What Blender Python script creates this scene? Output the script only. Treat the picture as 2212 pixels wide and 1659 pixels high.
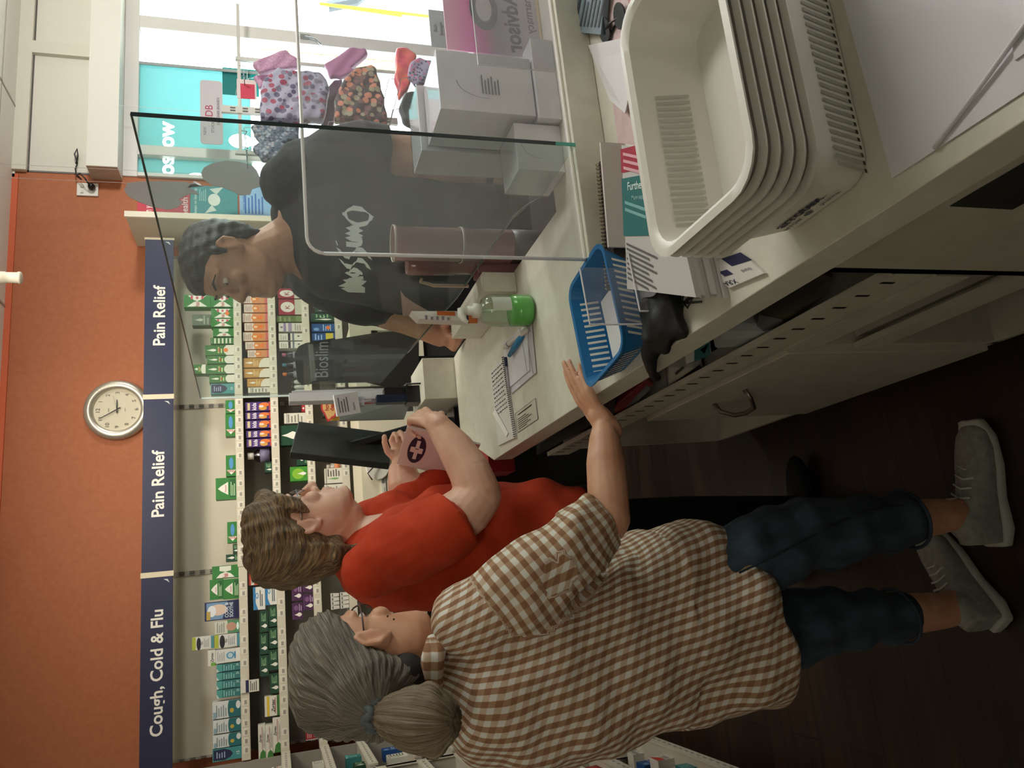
import bpy, bmesh, math, random
from math import sin, cos, pi, radians
from mathutils import Vector, Matrix, Euler
from mathutils.bvhtree import BVHTree
random.seed(7)
S = bpy.context.scene
for o in list(bpy.data.objects): bpy.data.objects.remove(o)
COL = S.collection
# ------------------------------------------------------------------ camera
F = 1665.0; YAW, PIT, ROL = radians(14.4), radians(17.3), radians(-1.66)
CAM = Vector((0, 0, 1.6))
fw = Vector((sin(YAW)*cos(PIT), cos(YAW)*cos(PIT), -sin(PIT)))
r0 = Vector((cos(YAW), -sin(YAW), 0)); u0 = r0.cross(fw)
RT = r0*cos(ROL) + u0*sin(ROL); UP = u0*cos(ROL) - r0*sin(ROL)      # right / up of the (portrait) view
cam = bpy.data.cameras.new('camera'); co = bpy.data.objects.new('camera', cam); COL.objects.link(co)
M = Matrix.Identity(4)
for i, a in enumerate((-UP, RT, -fw)):
    for k in range(3): M[k][i] = a[k]
co.matrix_world = Matrix.Translation(CAM) @ M
cam.sensor_fit = 'HORIZONTAL'; cam.sensor_width = 36; cam.lens = F*36/2212; cam.clip_start = .02
S.camera = co
# ------------------------------------------------------------------ view, world, lights
S.view_settings.view_transform = 'Standard'; S.view_settings.look = 'None'
S.view_settings.gamma = 1; S.view_settings.use_curve_mapping = False
S.view_settings.exposure = 0.0
W = bpy.data.worlds.new('world'); S.world = W; W.use_nodes = True
bg = W.node_tree.nodes['Background']; bg.inputs[0].default_value = (.93, .97, 1, 1); bg.inputs[1].default_value = 12.0
def area(name, loc, aim, sx, sy, power, col, spread=180):
    l = bpy.data.lights.new(name, 'AREA'); l.shape = 'RECTANGLE'; l.size = sx; l.size_y = sy; l.energy = power; l.color = col; l.spread = radians(spread)
    o = bpy.data.objects.new(name, l); COL.objects.link(o); o.location = loc
    o.rotation_euler = (Vector(aim)-Vector(loc)).to_track_quat('-Z', 'Y').to_euler(); return o
area('shelf_fill', (1.0, 2.85, 2.9), (.7, 4.1, 1.2), 1.2, .5, 27, (1, .91, .78), 125)  # added fill without a visible fitting, aimed at the shelves and back wall
area('counter_fill', (2.1, 1.2, 2.88), (.8, .9, 1.0), 1.2, .6, 13, (1, .96, .9), 110)  # unseen fill added to lift the baskets and near counter
area('front_fill', (-.7, -.9, 2.75), (.5, 3.6, 1.75), 1.2, .6, 5, (1, .9, .75), 75)  # added fill from behind the camera, narrow spread keeps the legs dark
l = bpy.data.lights.new('ceiling_fill', 'POINT'); l.energy = 110; l.shadow_soft_size = .15; l.color = (1, .97, .93)  # added point fill out of view, brightens the ceiling and fascia
o = bpy.data.objects.new('ceiling_fill', l); COL.objects.link(o); o.location = (3.3, 2.3, 2.25)
# ------------------------------------------------------------------ helpers
def ray(x, y): return fw + RT*((1659-y-829.5)/F) - UP*((x-1106)/F)
def P(x, y, ax, v):
    """world point seen at photo pixel x,y on the plane axis=v"""
    d = ray(x, y); t = (v-CAM[ax])/d[ax]; return CAM + d*t
def J(x, y, Y, rp):
    d = ray(x, y); t = Y/d[1]; return (CAM+d*t, rp*t/F)
def lin(h):
    c = [int(h[i:i+2], 16)/255 for i in (0, 2, 4)]
    return tuple(v/12.92 if v <= .04045 else ((v+.055)/1.055)**2.4 for v in c)+(1,)
MATS = {}
def C(h, rough=.6, metal=0, bump=0, key=None):
    k = (h, rough, metal, bump)
    if k in MATS: return MATS[k]
    m = bpy.data.materials.new('paint_'+h); m.use_nodes = True; b = m.node_tree.nodes['Principled BSDF']
    b.inputs['Base Color'].default_value = lin(h); b.inputs['Roughness'].default_value = rough; b.inputs['Metallic'].default_value = metal
    if bump:
        n = m.node_tree.nodes.new('ShaderNodeTexNoise'); n.inputs['Scale'].default_value = bump
        bp = m.node_tree.nodes.new('ShaderNodeBump'); bp.inputs['Strength'].default_value = .25; bp.inputs['Distance'].default_value = .01
        m.node_tree.links.new(n.outputs[0], bp.inputs['Height']); m.node_tree.links.new(bp.outputs[0], b.inputs['Normal'])
    MATS[k] = m; return m
def nodes(name):
    m = bpy.data.materials.new(name); m.use_nodes = True; return m, m.node_tree, m.node_tree.nodes['Principled BSDF']
def noisy(name, h1, h2, scale=8, rough=.7, stretch=(1, 1, 1), attr=None, detail=4, lo=.35, hi=.65, bump=0):
    m, t, b = nodes(name)
    if attr: c = t.nodes.new('ShaderNodeAttribute'); c.attribute_name = attr; src = c.outputs['Vector']
    else: c = t.nodes.new('ShaderNodeTexCoord'); src = c.outputs['Object']
    mp = t.nodes.new('ShaderNodeMapping'); mp.inputs['Scale'].default_value = stretch; t.links.new(src, mp.inputs[0])
    n = t.nodes.new('ShaderNodeTexNoise'); n.inputs['Scale'].default_value = scale; n.inputs['Detail'].default_value = detail
    t.links.new(mp.outputs[0], n.inputs[0])
    r = t.nodes.new('ShaderNodeValToRGB'); r.color_ramp.elements[0].position = lo; r.color_ramp.elements[1].position = hi
    r.color_ramp.elements[0].color = lin(h1); r.color_ramp.elements[1].color = lin(h2)
    t.links.new(n.outputs[0], r.inputs[0]); t.links.new(r.outputs[0], b.inputs['Base Color']); b.inputs['Roughness'].default_value = rough
    if bump:
        bp = t.nodes.new('ShaderNodeBump'); bp.inputs['Strength'].default_value = bump; bp.inputs['Distance'].default_value = .01
        t.links.new(n.outputs[0], bp.inputs['Height']); t.links.new(bp.outputs[0], b.inputs['Normal'])
    return m
def clear(name, tint, refl=1.0, haze=0.0, ior=1.45, hz='ffffff'):
    """thin clear sheet: tinted see-through, fresnel reflection, a little surface haze (dust / scratches)"""
    m = bpy.data.materials.new(name); m.use_nodes = True; t = m.node_tree; t.nodes.clear()
    out = t.nodes.new('ShaderNodeOutputMaterial'); tr = t.nodes.new('ShaderNodeBsdfTransparent'); tr.inputs[0].default_value = lin(tint)
    gl = t.nodes.new('ShaderNodeBsdfGlossy'); gl.inputs['Roughness'].default_value = .03
    df = t.nodes.new('ShaderNodeBsdfDiffuse'); df.inputs[0].default_value = lin(hz)
    fr = t.nodes.new('ShaderNodeFresnel'); fr.inputs[0].default_value = ior
    m1 = t.nodes.new('ShaderNodeMixShader'); m2 = t.nodes.new('ShaderNodeMixShader'); m1.inputs[0].default_value = haze
    tl = t.nodes.new('ShaderNodeBsdfTranslucent'); tl.inputs[0].default_value = lin(hz); m3 = t.nodes.new('ShaderNodeMixShader'); m3.inputs[0].default_value = .5
    t.links.new(df.outputs[0], m3.inputs[1]); t.links.new(tl.outputs[0], m3.inputs[2]); t.links.new(tr.outputs[0], m1.inputs[1]); t.links.new(m3.outputs[0], m1.inputs[2])
    ge = t.nodes.new('ShaderNodeNewGeometry'); bk = t.nodes.new('ShaderNodeMath'); bk.operation = 'MULTIPLY_ADD'; bk.inputs[1].default_value = -refl; bk.inputs[2].default_value = refl; t.links.new(ge.outputs['Backfacing'], bk.inputs[0])
    mu = t.nodes.new('ShaderNodeMath'); mu.operation = 'MULTIPLY'; t.links.new(bk.outputs[0], mu.inputs[1]); t.links.new(fr.outputs[0], mu.inputs[0])
    t.links.new(mu.outputs[0], m2.inputs[0]); t.links.new(m1.outputs[0], m2.inputs[1]); t.links.new(gl.outputs[0], m2.inputs[2])
    t.links.new(m2.outputs[0], out.inputs[0]); return m
def translucent(name, h, k=.6):
    m = bpy.data.materials.new(name); m.use_nodes = True; t = m.node_tree; t.nodes.clear()
    out = t.nodes.new('ShaderNodeOutputMaterial'); a = t.nodes.new('ShaderNodeBsdfDiffuse'); b = t.nodes.new('ShaderNodeBsdfTranslucent')
    a.inputs[0].default_value = lin(h); b.inputs[0].default_value = lin(h); mx = t.nodes.new('ShaderNodeMixShader'); mx.inputs[0].default_value = k
    t.links.new(a.outputs[0], mx.inputs[1]); t.links.new(b.outputs[0], mx.inputs[2]); t.links.new(mx.outputs[0], out.inputs[0]); return m

WHITE = C('dcdad0', .45); CREAM = C('cfc6ac', .6); BLACK = C('0c0c0e', .35); LAM = noisy('white_laminate', 'd4d1c2', 'dcdacb', 30, .38)
GLASS = clear('screen_glass', 'f0f6f3', .4, .03); ACRY = clear('clear_acrylic', 'f6f6f8', .7, .07); EDGE = clear('acrylic_edge', 'ffffff', 3, .75)
SKIN = noisy('skin', 'c58e70', 'd3a184', 18, .5, bump=.05); SKIN2 = noisy('skin_pale', 'd4a088', 'e0b39c', 18, .5, bump=.05)

def wloc(p):
    v = Vector((0, 0, 0))
    while p: v = v+p.location; p = p.parent
    return v
class MB:
    def __init__(s): s.v = []; s.f = []; s.m = []; s.mats = []
    def mi(s, mat):
        if mat not in s.mats: s.mats.append(mat)
        return s.mats.index(mat)
    def add(s, vs, fs, mat):
        b = len(s.v); s.v += [Vector(v) for v in vs]; i = s.mi(mat)
        for f in fs: s.f.append([b+k for k in f]); s.m.append(i)
        return s
    def box(s, a, b, mat):
        x0, y0, z0 = a; x1, y1, z1 = b
        return s.add([(x0,y0,z0),(x1,y0,z0),(x1,y1,z0),(x0,y1,z0),(x0,y0,z1),(x1,y0,z1),(x1,y1,z1),(x0,y1,z1)],
                     [(0,3,2,1),(4,5,6,7),(0,1,5,4),(1,2,6,5),(2,3,7,6),(3,0,4,7)], mat)
    def prism(s, poly, d, mat):
        """poly: 3-D loop, extruded by vector d"""
        n = len(poly); d = Vector(d); vs = [Vector(p) for p in poly]; vs += [p+d for p in vs]
        return s.add(vs, [tuple(range(n))[::-1], tuple(range(n, 2*n))]+[(i, (i+1) % n, n+(i+1) % n, n+i) for i in range(n)], mat)
    def tube(s, pts, r, mat, n=8, closed=False):
        pts = [Vector(p) for p in pts]; vs = []; fs = []; N = len(pts)
        up = Vector((.13, .29, .95))
        for i, p in enumerate(pts):
            t = (pts[(i+1) % N if closed else min(i+1, N-1)]-pts[(i-1) % N if closed else max(i-1, 0)]).normalized()
            a = t.cross(up); a = a.normalized() if a.length > 1e-4 else Vector((1, 0, 0)); b = t.cross(a)
            rr = r[i] if isinstance(r, (list, tuple)) else r
            vs += [p+(a*cos(2*pi*k/n)+b*sin(2*pi*k/n))*rr for k in range(n)]
        for i in range(N if closed else N-1):
            j = (i+1) % N
            for k in range(n): fs.append((i*n+k, i*n+(k+1) % n, j*n+(k+1) % n, j*n+k))
        if not closed: fs += [tuple(range(n))[::-1], tuple((N-1)*n+k for k in range(n))]
        return s.add(vs, fs, mat)
    def lathe(s, c, prof, mat, n=28):
        c = Vector(c); vs = []; fs = []; m = len(prof)
        for r, z in prof: vs += [c+Vector((r*cos(2*pi*k/n), r*sin(2*pi*k/n), z)) for k in range(n)]
        for i in range(m-1):
            for k in range(n): fs.append((i*n+k, i*n+(k+1) % n, (i+1)*n+(k+1) % n, (i+1)*n+k))
        if prof[0][0] > 1e-5: fs.append(tuple(range(n))[::-1])
        if prof[-1][0] > 1e-5: fs.append(tuple((m-1)*n+k for k in range(n)))
        return s.add(vs, fs, mat)
    def art(s, ops, fr):
        """flat print: ops in unit coords on frame fr=(origin, xvec, yvec); normal = x cross y"""
        o, xv, yv = [Vector(q) for q in fr]; nn = xv.cross(yv).normalized(); nn = -nn if nn.z < -.6 else nn; W_, H_ = xv.length, yv.length
        for L, op in enumerate(ops):
            k = op[0]; off = nn*(.0004+.00022*L)
            if k == 'r': pts = [(op[1], op[2]), (op[3], op[2]), (op[3], op[4]), (op[1], op[4])]; col = op[5]
            elif k == 'e': pts = [(op[1]+op[3]*cos(2*pi*i/20), op[2]+op[4]*sin(2*pi*i/20)) for i in range(20)]; col = op[5]
            elif k == 'p': pts = op[1]; col = op[2]
            elif k == 'l':      # little lines standing for fine print: x0,x1,ytop,ybottom,n,colour
                _, x0, x1, yt, yb, n, col = op
                for i in range(n):
                    y = yt+(yb-yt)*i/max(1, n-1); h = abs(yt-yb)/max(1, n-1)*.22
                    xe = x1-(x1-x0)*((i*37) % 10)/28
                    q = [(x0, y-h), (xe, y-h), (xe, y+h), (x0, y+h)]
                    s.add([o+xv*a+yv*b+off for a, b in q], [(0, 1, 2, 3)], C(col) if isinstance(col, str) else col)
                continue
            elif k == 't':      # text, cx, cy, cap height (unit of H), colour, [maxwidth], [bold], [shear], [rot90]
                txt, cx, cy, h, col = op[1:6]; mw = op[6] if len(op) > 6 else 9; bold = op[7] if len(op) > 7 else .012; sh = op[8] if len(op) > 8 else 0; rot = op[9] if len(op) > 9 else 0; mir = op[10] if len(op) > 10 else 1
                tv, tf, tw = text(txt, bold, sh); sc = h*(W_ if rot else H_)/.7; lim = mw*(H_ if rot else W_)
                sx = min(sc, lim/tw); ux, uy = xv/W_, yv/H_
                if rot: ux, uy = uy*rot, -ux*rot
                b = o+xv*cx+yv*cy+off
                vs = [b+ux*(v[0]*sx*mir)+uy*((v[1]-.35)*sc) for v in tv]
                s.add(vs, tf if mir > 0 else [f[::-1] for f in tf], C(col) if isinstance(col, str) else col); continue
            s.add([o+xv*a+yv*b+off for a, b in pts], [tuple(range(len(pts)))], C(col) if isinstance(col, str) else col)
        return s
    def build(s, name, parent=None, smooth=False, bevel=0, w=False, solid=0, sub=0):
        off = -wloc(parent) if w else Vector((0, 0, 0))
        me = bpy.data.meshes.new(name); me.from_pydata([tuple(v+off) for v in s.v], [], s.f)
        for m in s.mats: me.materials.append(m)
        me.polygons.foreach_set('material_index', s.m); me.update()
        if smooth: me.polygons.foreach_set('use_smooth', [True]*len(me.polygons))
        o = bpy.data.objects.new(name, me); COL.objects.link(o); o.parent = parent
        if solid: q = o.modifiers.new('s', 'SOLIDIFY'); q.thickness = solid; q.offset = 0
        if bevel: q = o.modifiers.new('b', 'BEVEL'); q.width = bevel; q.segments = 2; q.limit_method = 'ANGLE'; q.harden_normals = False
        if sub: q = o.modifiers.new('u', 'SUBSURF'); q.levels = sub; q.render_levels = sub
        if smooth and bevel:
            pass
        return o
TX = {}
def text(txt, bold=.012, shear=0):
    k = (txt, bold, shear)
    if k in TX: return TX[k]
    cu = bpy.data.curves.new('t', 'FONT'); cu.body = txt; cu.size = 1; cu.offset = bold; cu.shear = shear; cu.resolution_u = 3
    cu.align_x = 'CENTER'
    o = bpy.data.objects.new('t', cu); COL.objects.link(o); bpy.context.view_layer.update()
    me = bpy.data.meshes.new_from_object(o.evaluated_get(bpy.context.evaluated_depsgraph_get()))
    vs = [(v.co.x, v.co.y) for v in me.vertices]; fs = [tuple(p.vertices) for p in me.polygons]
    bpy.data.objects.remove(o); bpy.data.curves.remove(cu); bpy.data.meshes.remove(me)
    xs = [v[0] for v in vs] or [0, 1]; mid = (max(xs)+min(xs))/2; vs = [(a-mid, b) for a, b in vs]
    TX[k] = (vs, fs, max(.05, max(xs)-min(xs))); return TX[k]
def tag(o, label, cat, group=None):
    o['label'] = label; o['category'] = cat
    if group: o['group'] = group
    return o
def thing(name, label, cat, loc=(0, 0, 0), rz=0, group=None):
    o = bpy.data.objects.new(name, None); o.empty_display_size = .05; COL.objects.link(o); o.location = loc; o.rotation_euler = (0, 0, rz)
    return tag(o, label, cat, group)
def struct(o): o['kind'] = 'structure'; return o
def stuff(o): o['kind'] = 'stuff'; return o
# organic bodies ----------------------------------------------------
def ell(bm, c, r, rot=None):
    m = Matrix.Translation(Vector(c)) @ (rot.to_4x4() if rot else Matrix.Identity(4)) @ Matrix.Diagonal(Vector((r[0], r[1], r[2], 1)))
    bmesh.ops.create_icosphere(bm, subdivisions=3, radius=1, matrix=m)
def chain(bm, pts):
    pts = [(Vector(p), r) for p, r in pts]
    for i, (p, r) in enumerate(pts):
        bmesh.ops.create_icosphere(bm, subdivisions=2, radius=r, matrix=Matrix.Translation(p))
        if i:
            q, s = pts[i-1]; d = p-q
            if d.length > 1e-5:
                m = Matrix.Translation((p+q)/2) @ d.to_track_quat('Z', 'Y').to_matrix().to_4x4()
                bmesh.ops.create_cone(bm, cap_ends=True, segments=16, radius1=s, radius2=r, depth=d.length, matrix=m)
def loft(bm, rings, n=28, pw=2.0):
    R = []
    for rg in rings:
        c, a, b = [Vector(q) for q in rg[:3]]; pp = rg[3] if len(rg) > 3 else pw; row = []
        for k in range(n):
            t = 2*pi*k/n; ct, st = cos(t), sin(t); e = 2/pp
            row.append(bm.verts.new(c+a*(abs(ct)**e*(1 if ct > 0 else -1))+b*(abs(st)**e*(1 if st > 0 else -1))))
        R.append(row)
    for i in range(len(R)-1):
        for k in range(n): bm.faces.new((R[i][k], R[i][(k+1) % n], R[i+1][(k+1) % n], R[i+1][k]))
    bm.faces.new(R[0][::-1]); bm.faces.new(R[-1])
def blob(bm, name, mat, parent, voxel=.005, smooth=4, fn=None, attr=None):
    bmesh.ops.recalc_face_normals(bm, faces=bm.faces)
    me = bpy.data.meshes.new('t'); bm.to_mesh(me); bm.free()
    o = bpy.data.objects.new('t', me); COL.objects.link(o)
    q = o.modifiers.new('r', 'REMESH'); q.mode = 'VOXEL'; q.voxel_size = voxel
    q = o.modifiers.new('s', 'SMOOTH'); q.factor = .5; q.iterations = smooth
    bpy.context.view_layer.update()
    m2 = bpy.data.meshes.new_from_object(o.evaluated_get(bpy.context.evaluated_depsgraph_get()))
    bpy.data.objects.remove(o); bpy.data.meshes.remove(me)
    m2.name = name
    if attr:
        at = m2.attributes.new(attr[0], 'FLOAT_VECTOR', 'POINT')
        flat = []
        for v in m2.vertices: flat += list(attr[1](v.co, v.normal))
        at.data.foreach_set('vector', flat)
    if fn:
        nv = [fn(v.co.copy(), v.normal.copy()) for v in m2.vertices]
        for v, c in zip(m2.vertices, nv): v.co = c
    L = wloc(parent)
    for v in m2.vertices: v.co = v.co - L
    m2.materials.clear(); m2.materials.append(mat)
    m2.polygons.foreach_set('use_smooth', [True]*len(m2.polygons)); m2.update()
    ob = bpy.data.objects.new(name, m2); COL.objects.link(ob); ob.parent = parent
    return ob
def basis(f, up=(0, 0, 1), pitch=0, roll=0):
    """x = forward, y = left, z = up"""
    f = Vector(f).normalized(); z = Vector(up); y = z.cross(f).normalized(); z = f.cross(y)
    m = Matrix((f, y, z)).transposed(); return m @ Matrix.Rotation(pitch, 3, 'Y') @ Matrix.Rotation(roll, 3, 'X')
def head(bm, O, B, s=1.0, nose=1.0, jaw=0):
    O = Vector(O)
    def w(x, y, z): return O + B @ (Vector((x, y, z))*s)
    R = [(-.118,.078,.035,.02),(-.108,.092,-.0,.040+jaw),(-.088,.093,-.03,.054+jaw),(-.06,.089,-.055,.063+jaw*.6),(-.03,.084,-.078,.070),(0,.080,-.090,.074),
         (.018,.081,-.096,.076),(.035,.089,-.099,.077),(.06,.086,-.099,.076),(.085,.070,-.092,.069),(.105,.045,-.072,.052),(.118,.012,-.04,.024)]
    loft(bm, [(w((a+b)/2, 0, z), B @ Vector(((a-b)/2*s, 0, 0)), B @ Vector((0, h*s, 0)), 2.15) for z, a, b, h in R], 32)
    chain(bm, [(w(.080,0,.022), .008*s), (w(.095,0,-.005), .009*s*nose), (w(.108,0,-.026), .0115*s*nose)])
    for y in (-.011, .011): chain(bm, [(w(.094, y, -.031), .009*s*nose), (w(.082, y*1.5, -.03), .009*s)])
    chain(bm, [(w(.083,-.02,-.056), .006*s), (w(.094,0,-.054), .0085*s), (w(.083,.02,-.056), .006*s)])
    chain(bm, [(w(.082,-.018,-.067), .006*s), (w(.092,0,-.068), .0085*s), (w(.082,.018,-.067), .006*s)])
    ell(bm, w(.083, 0, -.1), (.016*s, .02*s, .014*s), B)
    for y in (-1, 1):
        chain(bm, [(w(.083, .012*y, .033), .007*s), (w(.08, .04*y, .036), .007*s), (w(.062, .058*y, .028), .007*s)])
        ell(bm, w(.066, .042*y, -.02), (.018*s, .02*s, .02*s), B)
        E_ = B @ Matrix.Rotation(radians(22*y), 3, 'Z')
        ell(bm, w(-.008, .078*y, -.002), (.019*s, .0065*s, .031*s), E_)
        chain(bm, [(w(.002,.077*y,-.03), .006*s), (w(-.022,.085*y,-.01), .005*s), (w(-.024,.087*y,.015), .005*s), (w(-.008,.085*y,.03), .005*s), (w(.006,.08*y,.018), .0045*s)])
    return w
def hairshell(bm, w, B, s, off=.0, volume=0):
    R = [(-.078,-.045,-.085,.050),(-.05,-.032,-.099,.066),(-.02,-.020,-.107,.076),(.008,.002,-.113,.082),(.03,.034,-.116,.084),(.05,.066,-.117,.085),(.070,.088,-.114,.083),(.09,.086,-.108,.077),(.110,.066,-.09,.062),(.127,.028,-.05,.034)]
    loft(bm, [(w((a+b)/2, 0, z+(off+volume if z > .1 else 0)), B @ Vector((((a-b)/2+off)*s, 0, 0)), B @ Vector((0, (h+off)*s, 0)), 2.35) for z, a, b, h in R], 36)
def eyes(w, B, s, parent, iris='3a2c20'):
    m = MB()
    L = parent.location
    o = None
    bm = bmesh.new()
    for y in (-1, 1):
        c = w(.0728, .031*y, .012)
        ell(bm, c, (.0105*s, .0115*s, .007*s), B)
    me = bpy.data.meshes.new('eyes'); bm.to_mesh(me); bm.free()
    for v in me.vertices: v.co -= L
    me.materials.append(C('e8e2da', .2)); me.polygons.foreach_set('use_smooth', [True]*len(me.polygons))
    o = bpy.data.objects.new('eyes', me); COL.objects.link(o); o.parent = parent
    for y in (-1, 1):
        c = w(.0828, .031*y, .010); m.lathe((0, 0, 0), [(.0001, 0), (.005*s, .0004), (.0052*s, -.001)], C(iris, .2), 12)
        R = B @ Matrix.Rotation(pi/2, 3, 'Y'); n = 36
        for i in range(len(m.v)-n, len(m.v)): m.v[i] = c + R @ m.v[i]
    m.build('irises', o, w=False)
    ir = o.children[0]
    for v in ir.data.vertices: v.co -= L
def hand(bm, Wp, D, N, T, s=1.0, curl=(.3, .35, .4, .45), thumb=(.3, .3), flat=False, spread=.0):
    Wp, D, N, T = Vector(Wp), Vector(D).normalized(), Vector(N).normalized(), Vector(T).normalized()
    L = [(.044, .026, .021), (.049, .030, .022), (.045, .028, .021), (.035, .021, .018)]
    PL = [.088, .090, .086, .080]; rr = [.0092, .0095, .009, .008]
    for i in range(4):
        off = .031-.0205*i; k = Wp + D*PL[i]*s + T*off*s
        chain(bm, [(Wp+T*off*.62*s, .014*s), ((Wp+k)/2+T*off*.1*s, .0135*s), (k, .0115*s)])
        a = 0; p = k; d = (D+T*spread*(1.5-i)).normalized(); pts = [(p, .0108*s)]
        for j in range(3):
            a += curl[i]*(1.0 if j < 2 else .6); dd = d*cos(a)+N*sin(a); p = p + dd*L[i][j]*s; pts.append((p, (rr[i]-.0008*(j+1))*s))
        chain(bm, pts)
    chain(bm, [(Wp+N*.004*s+T*.012*s+D*.02*s, .018*s), (Wp+N*.006*s+T*.02*s+D*.045*s, .017*s)])
    p = Wp+D*.018*s+T*.026*s+N*.006*s; d = (T*.75+D*.75+N*.25).normalized(); pts = [(p, .0145*s)]
    for j, l in enumerate((.042, .034, .027)):
        p = p+d*l*s; pts.append((p, (.0128-.0017*j)*s)); d = (d+(D*.5+N*.6-T*.35)*thumb[0 if j == 0 else 1]).normalized()
    chain(bm, pts)
def seg_dist(p, a, b):
    ab = b-a; t = max(0, min(1, (p-a).dot(ab)/ab.length_squared)); return (p-(a+ab*t)).length, t
#==SETTING==
WY = 4.47; CZ = 2.95
def shell():
    wood = noisy('dark_floor', '241810', '382719', 3, .45, (1, 12, 1), lo=.3, hi=.7)
    t = wood.node_tree; b = t.nodes['Principled BSDF']; c = t.nodes.new('ShaderNodeTexCoord'); br = t.nodes.new('ShaderNodeTexBrick')
    br.inputs['Scale'].default_value = 1; br.inputs['Brick Width'].default_value = 1.2; br.inputs['Row Height'].default_value = .14; br.inputs['Mortar Size'].default_value = .002
    br.inputs['Color1'].default_value = (1, .95, .9, 1); br.inputs['Color2'].default_value = (.55, .5, .45, 1); br.inputs['Mortar'].default_value = (.1, .1, .1, 1)
    t.links.new(c.outputs['Object'], br.inputs[0]); mx = t.nodes.new('ShaderNodeMixRGB'); mx.blend_type = 'MULTIPLY'; mx.inputs[0].default_value = 1
    src = b.inputs['Base Color'].links[0].from_socket; t.links.new(src, mx.inputs[1]); t.links.new(br.outputs[0], mx.inputs[2]); t.links.new(mx.outputs[0], b.inputs['Base Color'])
    struct(MB().box((-1.1, -2.2, -.05), (5.6, WY, 0), wood).build('floor'))
    cl = C('dedad0', .8)
    m = MB().box((-1.1, -2.2, CZ), (5.6, WY+.25, CZ+.05), cl)
    for x in (.45, 1.65, 2.85, 4.05): m.box((x, -2.2, CZ-.003), (x+.012, WY, CZ), C('a8a49a', .8))
    for y in (.6, 1.8, 3.0, 4.2): m.box((-1.1, y, CZ-.003), (5.6, y+.012, CZ), C('a8a49a', .8))
    struct(m.build('ceiling'))
    org = noisy('orange_wall_paint', 'a8623e', 'ae6843', 40, .7)
    X0 = P(200, 385, 1, WY).x
    m = MB().box((-1.1, WY, 0), (X0+.02, WY+.2, CZ), org)
    struct(m.build('wall_back'))
    wp = C('d6d2c6', .7)
    m = MB().box((X0+.02, WY, 0), (5.6, WY+.2, .12), wp).box((X0+.02, WY, 2.36), (5.6, WY+.2, CZ), wp)
    struct(m.build('wall_window'))
    struct(MB().box((-1.15, -2.2, 0), (-1.07, WY, CZ), C('b9b3a4', .8)).build('wall_left'))
    struct(MB().box((5.6, -2.2, 0), (5.7, WY+.2, CZ), C('cfcabd', .8)).build('wall_right'))
    struct(MB().box((-1.1, -2.3, 0), (5.6, -2.2, CZ), C('a09a8c', .8)).build('wall_front'))
    # trims of the fascia above the window
    m = MB(); tr = C('d2cec0', .6)
    m.box((X0+.02, WY-.03, CZ-.07), (5.6, WY, CZ), tr)
    m.box((3.22, WY-.03, 2.5), (3.3, WY, CZ-.07), tr)
    m.box((X0+.02, WY-.004, 2.5), (X0+.03, WY, CZ-.07), C('6c6a66'))
    m.box((3.30, WY-.004, 2.5), (3.308, WY, CZ-.07), C('6c6a66'))
    m.box((X0+.02, WY-.004, CZ-.078), (5.6, WY, CZ-.07), C('55534f'))
    m.box((X0-.02, WY-.012, CZ-.012), (X0+.05, WY, CZ), tr)
    struct(m.build('trim_1'))
    # roller box over the window
    m = MB(); m.box((2.436, WY-.15, 2.395), (5.6, WY, 2.555), C('d9d6cd', .5))
    m.box((2.434, WY-.148, 2.397), (2.436, WY-.002, 2.553), C('b9a493', .8, bump=60))
    struct(m.build('trim_2', bevel=.003))
    m = MB().box((-1.1, WY-.012, CZ-.03), (X0, WY, CZ), C('c9603a', .6)); struct(m.build('trim_3'))
    # window: frame + panes
    fr = C('cfcdc8', .4); m = MB(); y0, y1 = WY-.01, WY+.07
    m.box((X0+.02, y0, 2.315), (5.6, y1, 2.395), fr).box((X0+.02, y0, .12), (5.6, y1, .20), fr)
    for a, b in ((X0+.02, X0+.045), (2.60, 2.665), (3.47, 3.56), (4.5, 4.58)): m.box((a, y0-.01, .2), (b, y1, 2.315), fr)
    wn = m.build('window_1', bevel=.004); struct(wn)
    m = MB().box((X0+.045, WY+.03, .2), (5.6, WY+.036, 2.315), clear('window_pane', 'f8ffff', .8, .01)); struct(m.build('window_2'))
    # window latch and stays
    m = MB(); g = C('9aa0a2', .3, 1)
    m.box((3.50, WY-.035, 1.30), (3.53, WY-.02, 1.36), g).tube([(3.51, WY-.04, 1.33), (3.49, WY-.05, 1.27), (3.45, WY-.05, 1.23)], .006, g)
    tag(m.build('window_latch'), 'small grey latch on the upright frame bar of the shop window', 'latch')
shell()
# outside, seen washed out through the glass ---------------------------------
m = MB().box((-6, WY+.3, -.2), (16, 16, -.1), C('b8b6b0', .9)); struct(m.build('pavement'))
m = MB().box((4.1, WY+.9, .0), (4.28, WY+1.05, 1.62), noisy('gold_speckle', 'a07a30', 'd8c79a', 60, .4)); tag(m.build('street_column'), 'gold speckled column standing outside the window', 'column')
m = MB(); a, b = P(690, 8, 1, 5.2), P(868, 34, 1, 5.2); m.tube([a, b], .012, C('e8d416', .5)).tube([a, (a.x, a.y, -.1)], .012, C('e8d416', .5)); tag(m.build('yellow_rail'), 'thin yellow rail outside behind the bright window', 'rail')
m = MB(); a = P(790, 5, 1, 6.0); m.tube([a+Vector((-.1, 0, .35)), a+Vector((0, 0, .1)), a+Vector((.12, 0, -.02)), a+Vector((.3, 0, -.08)), a+Vector((.7, 0, -.09))], .05, C('4a5358', .3)); tag(m.build('car_bonnet'), 'dark curved edge of a parked car outside the window', 'car')
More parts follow.
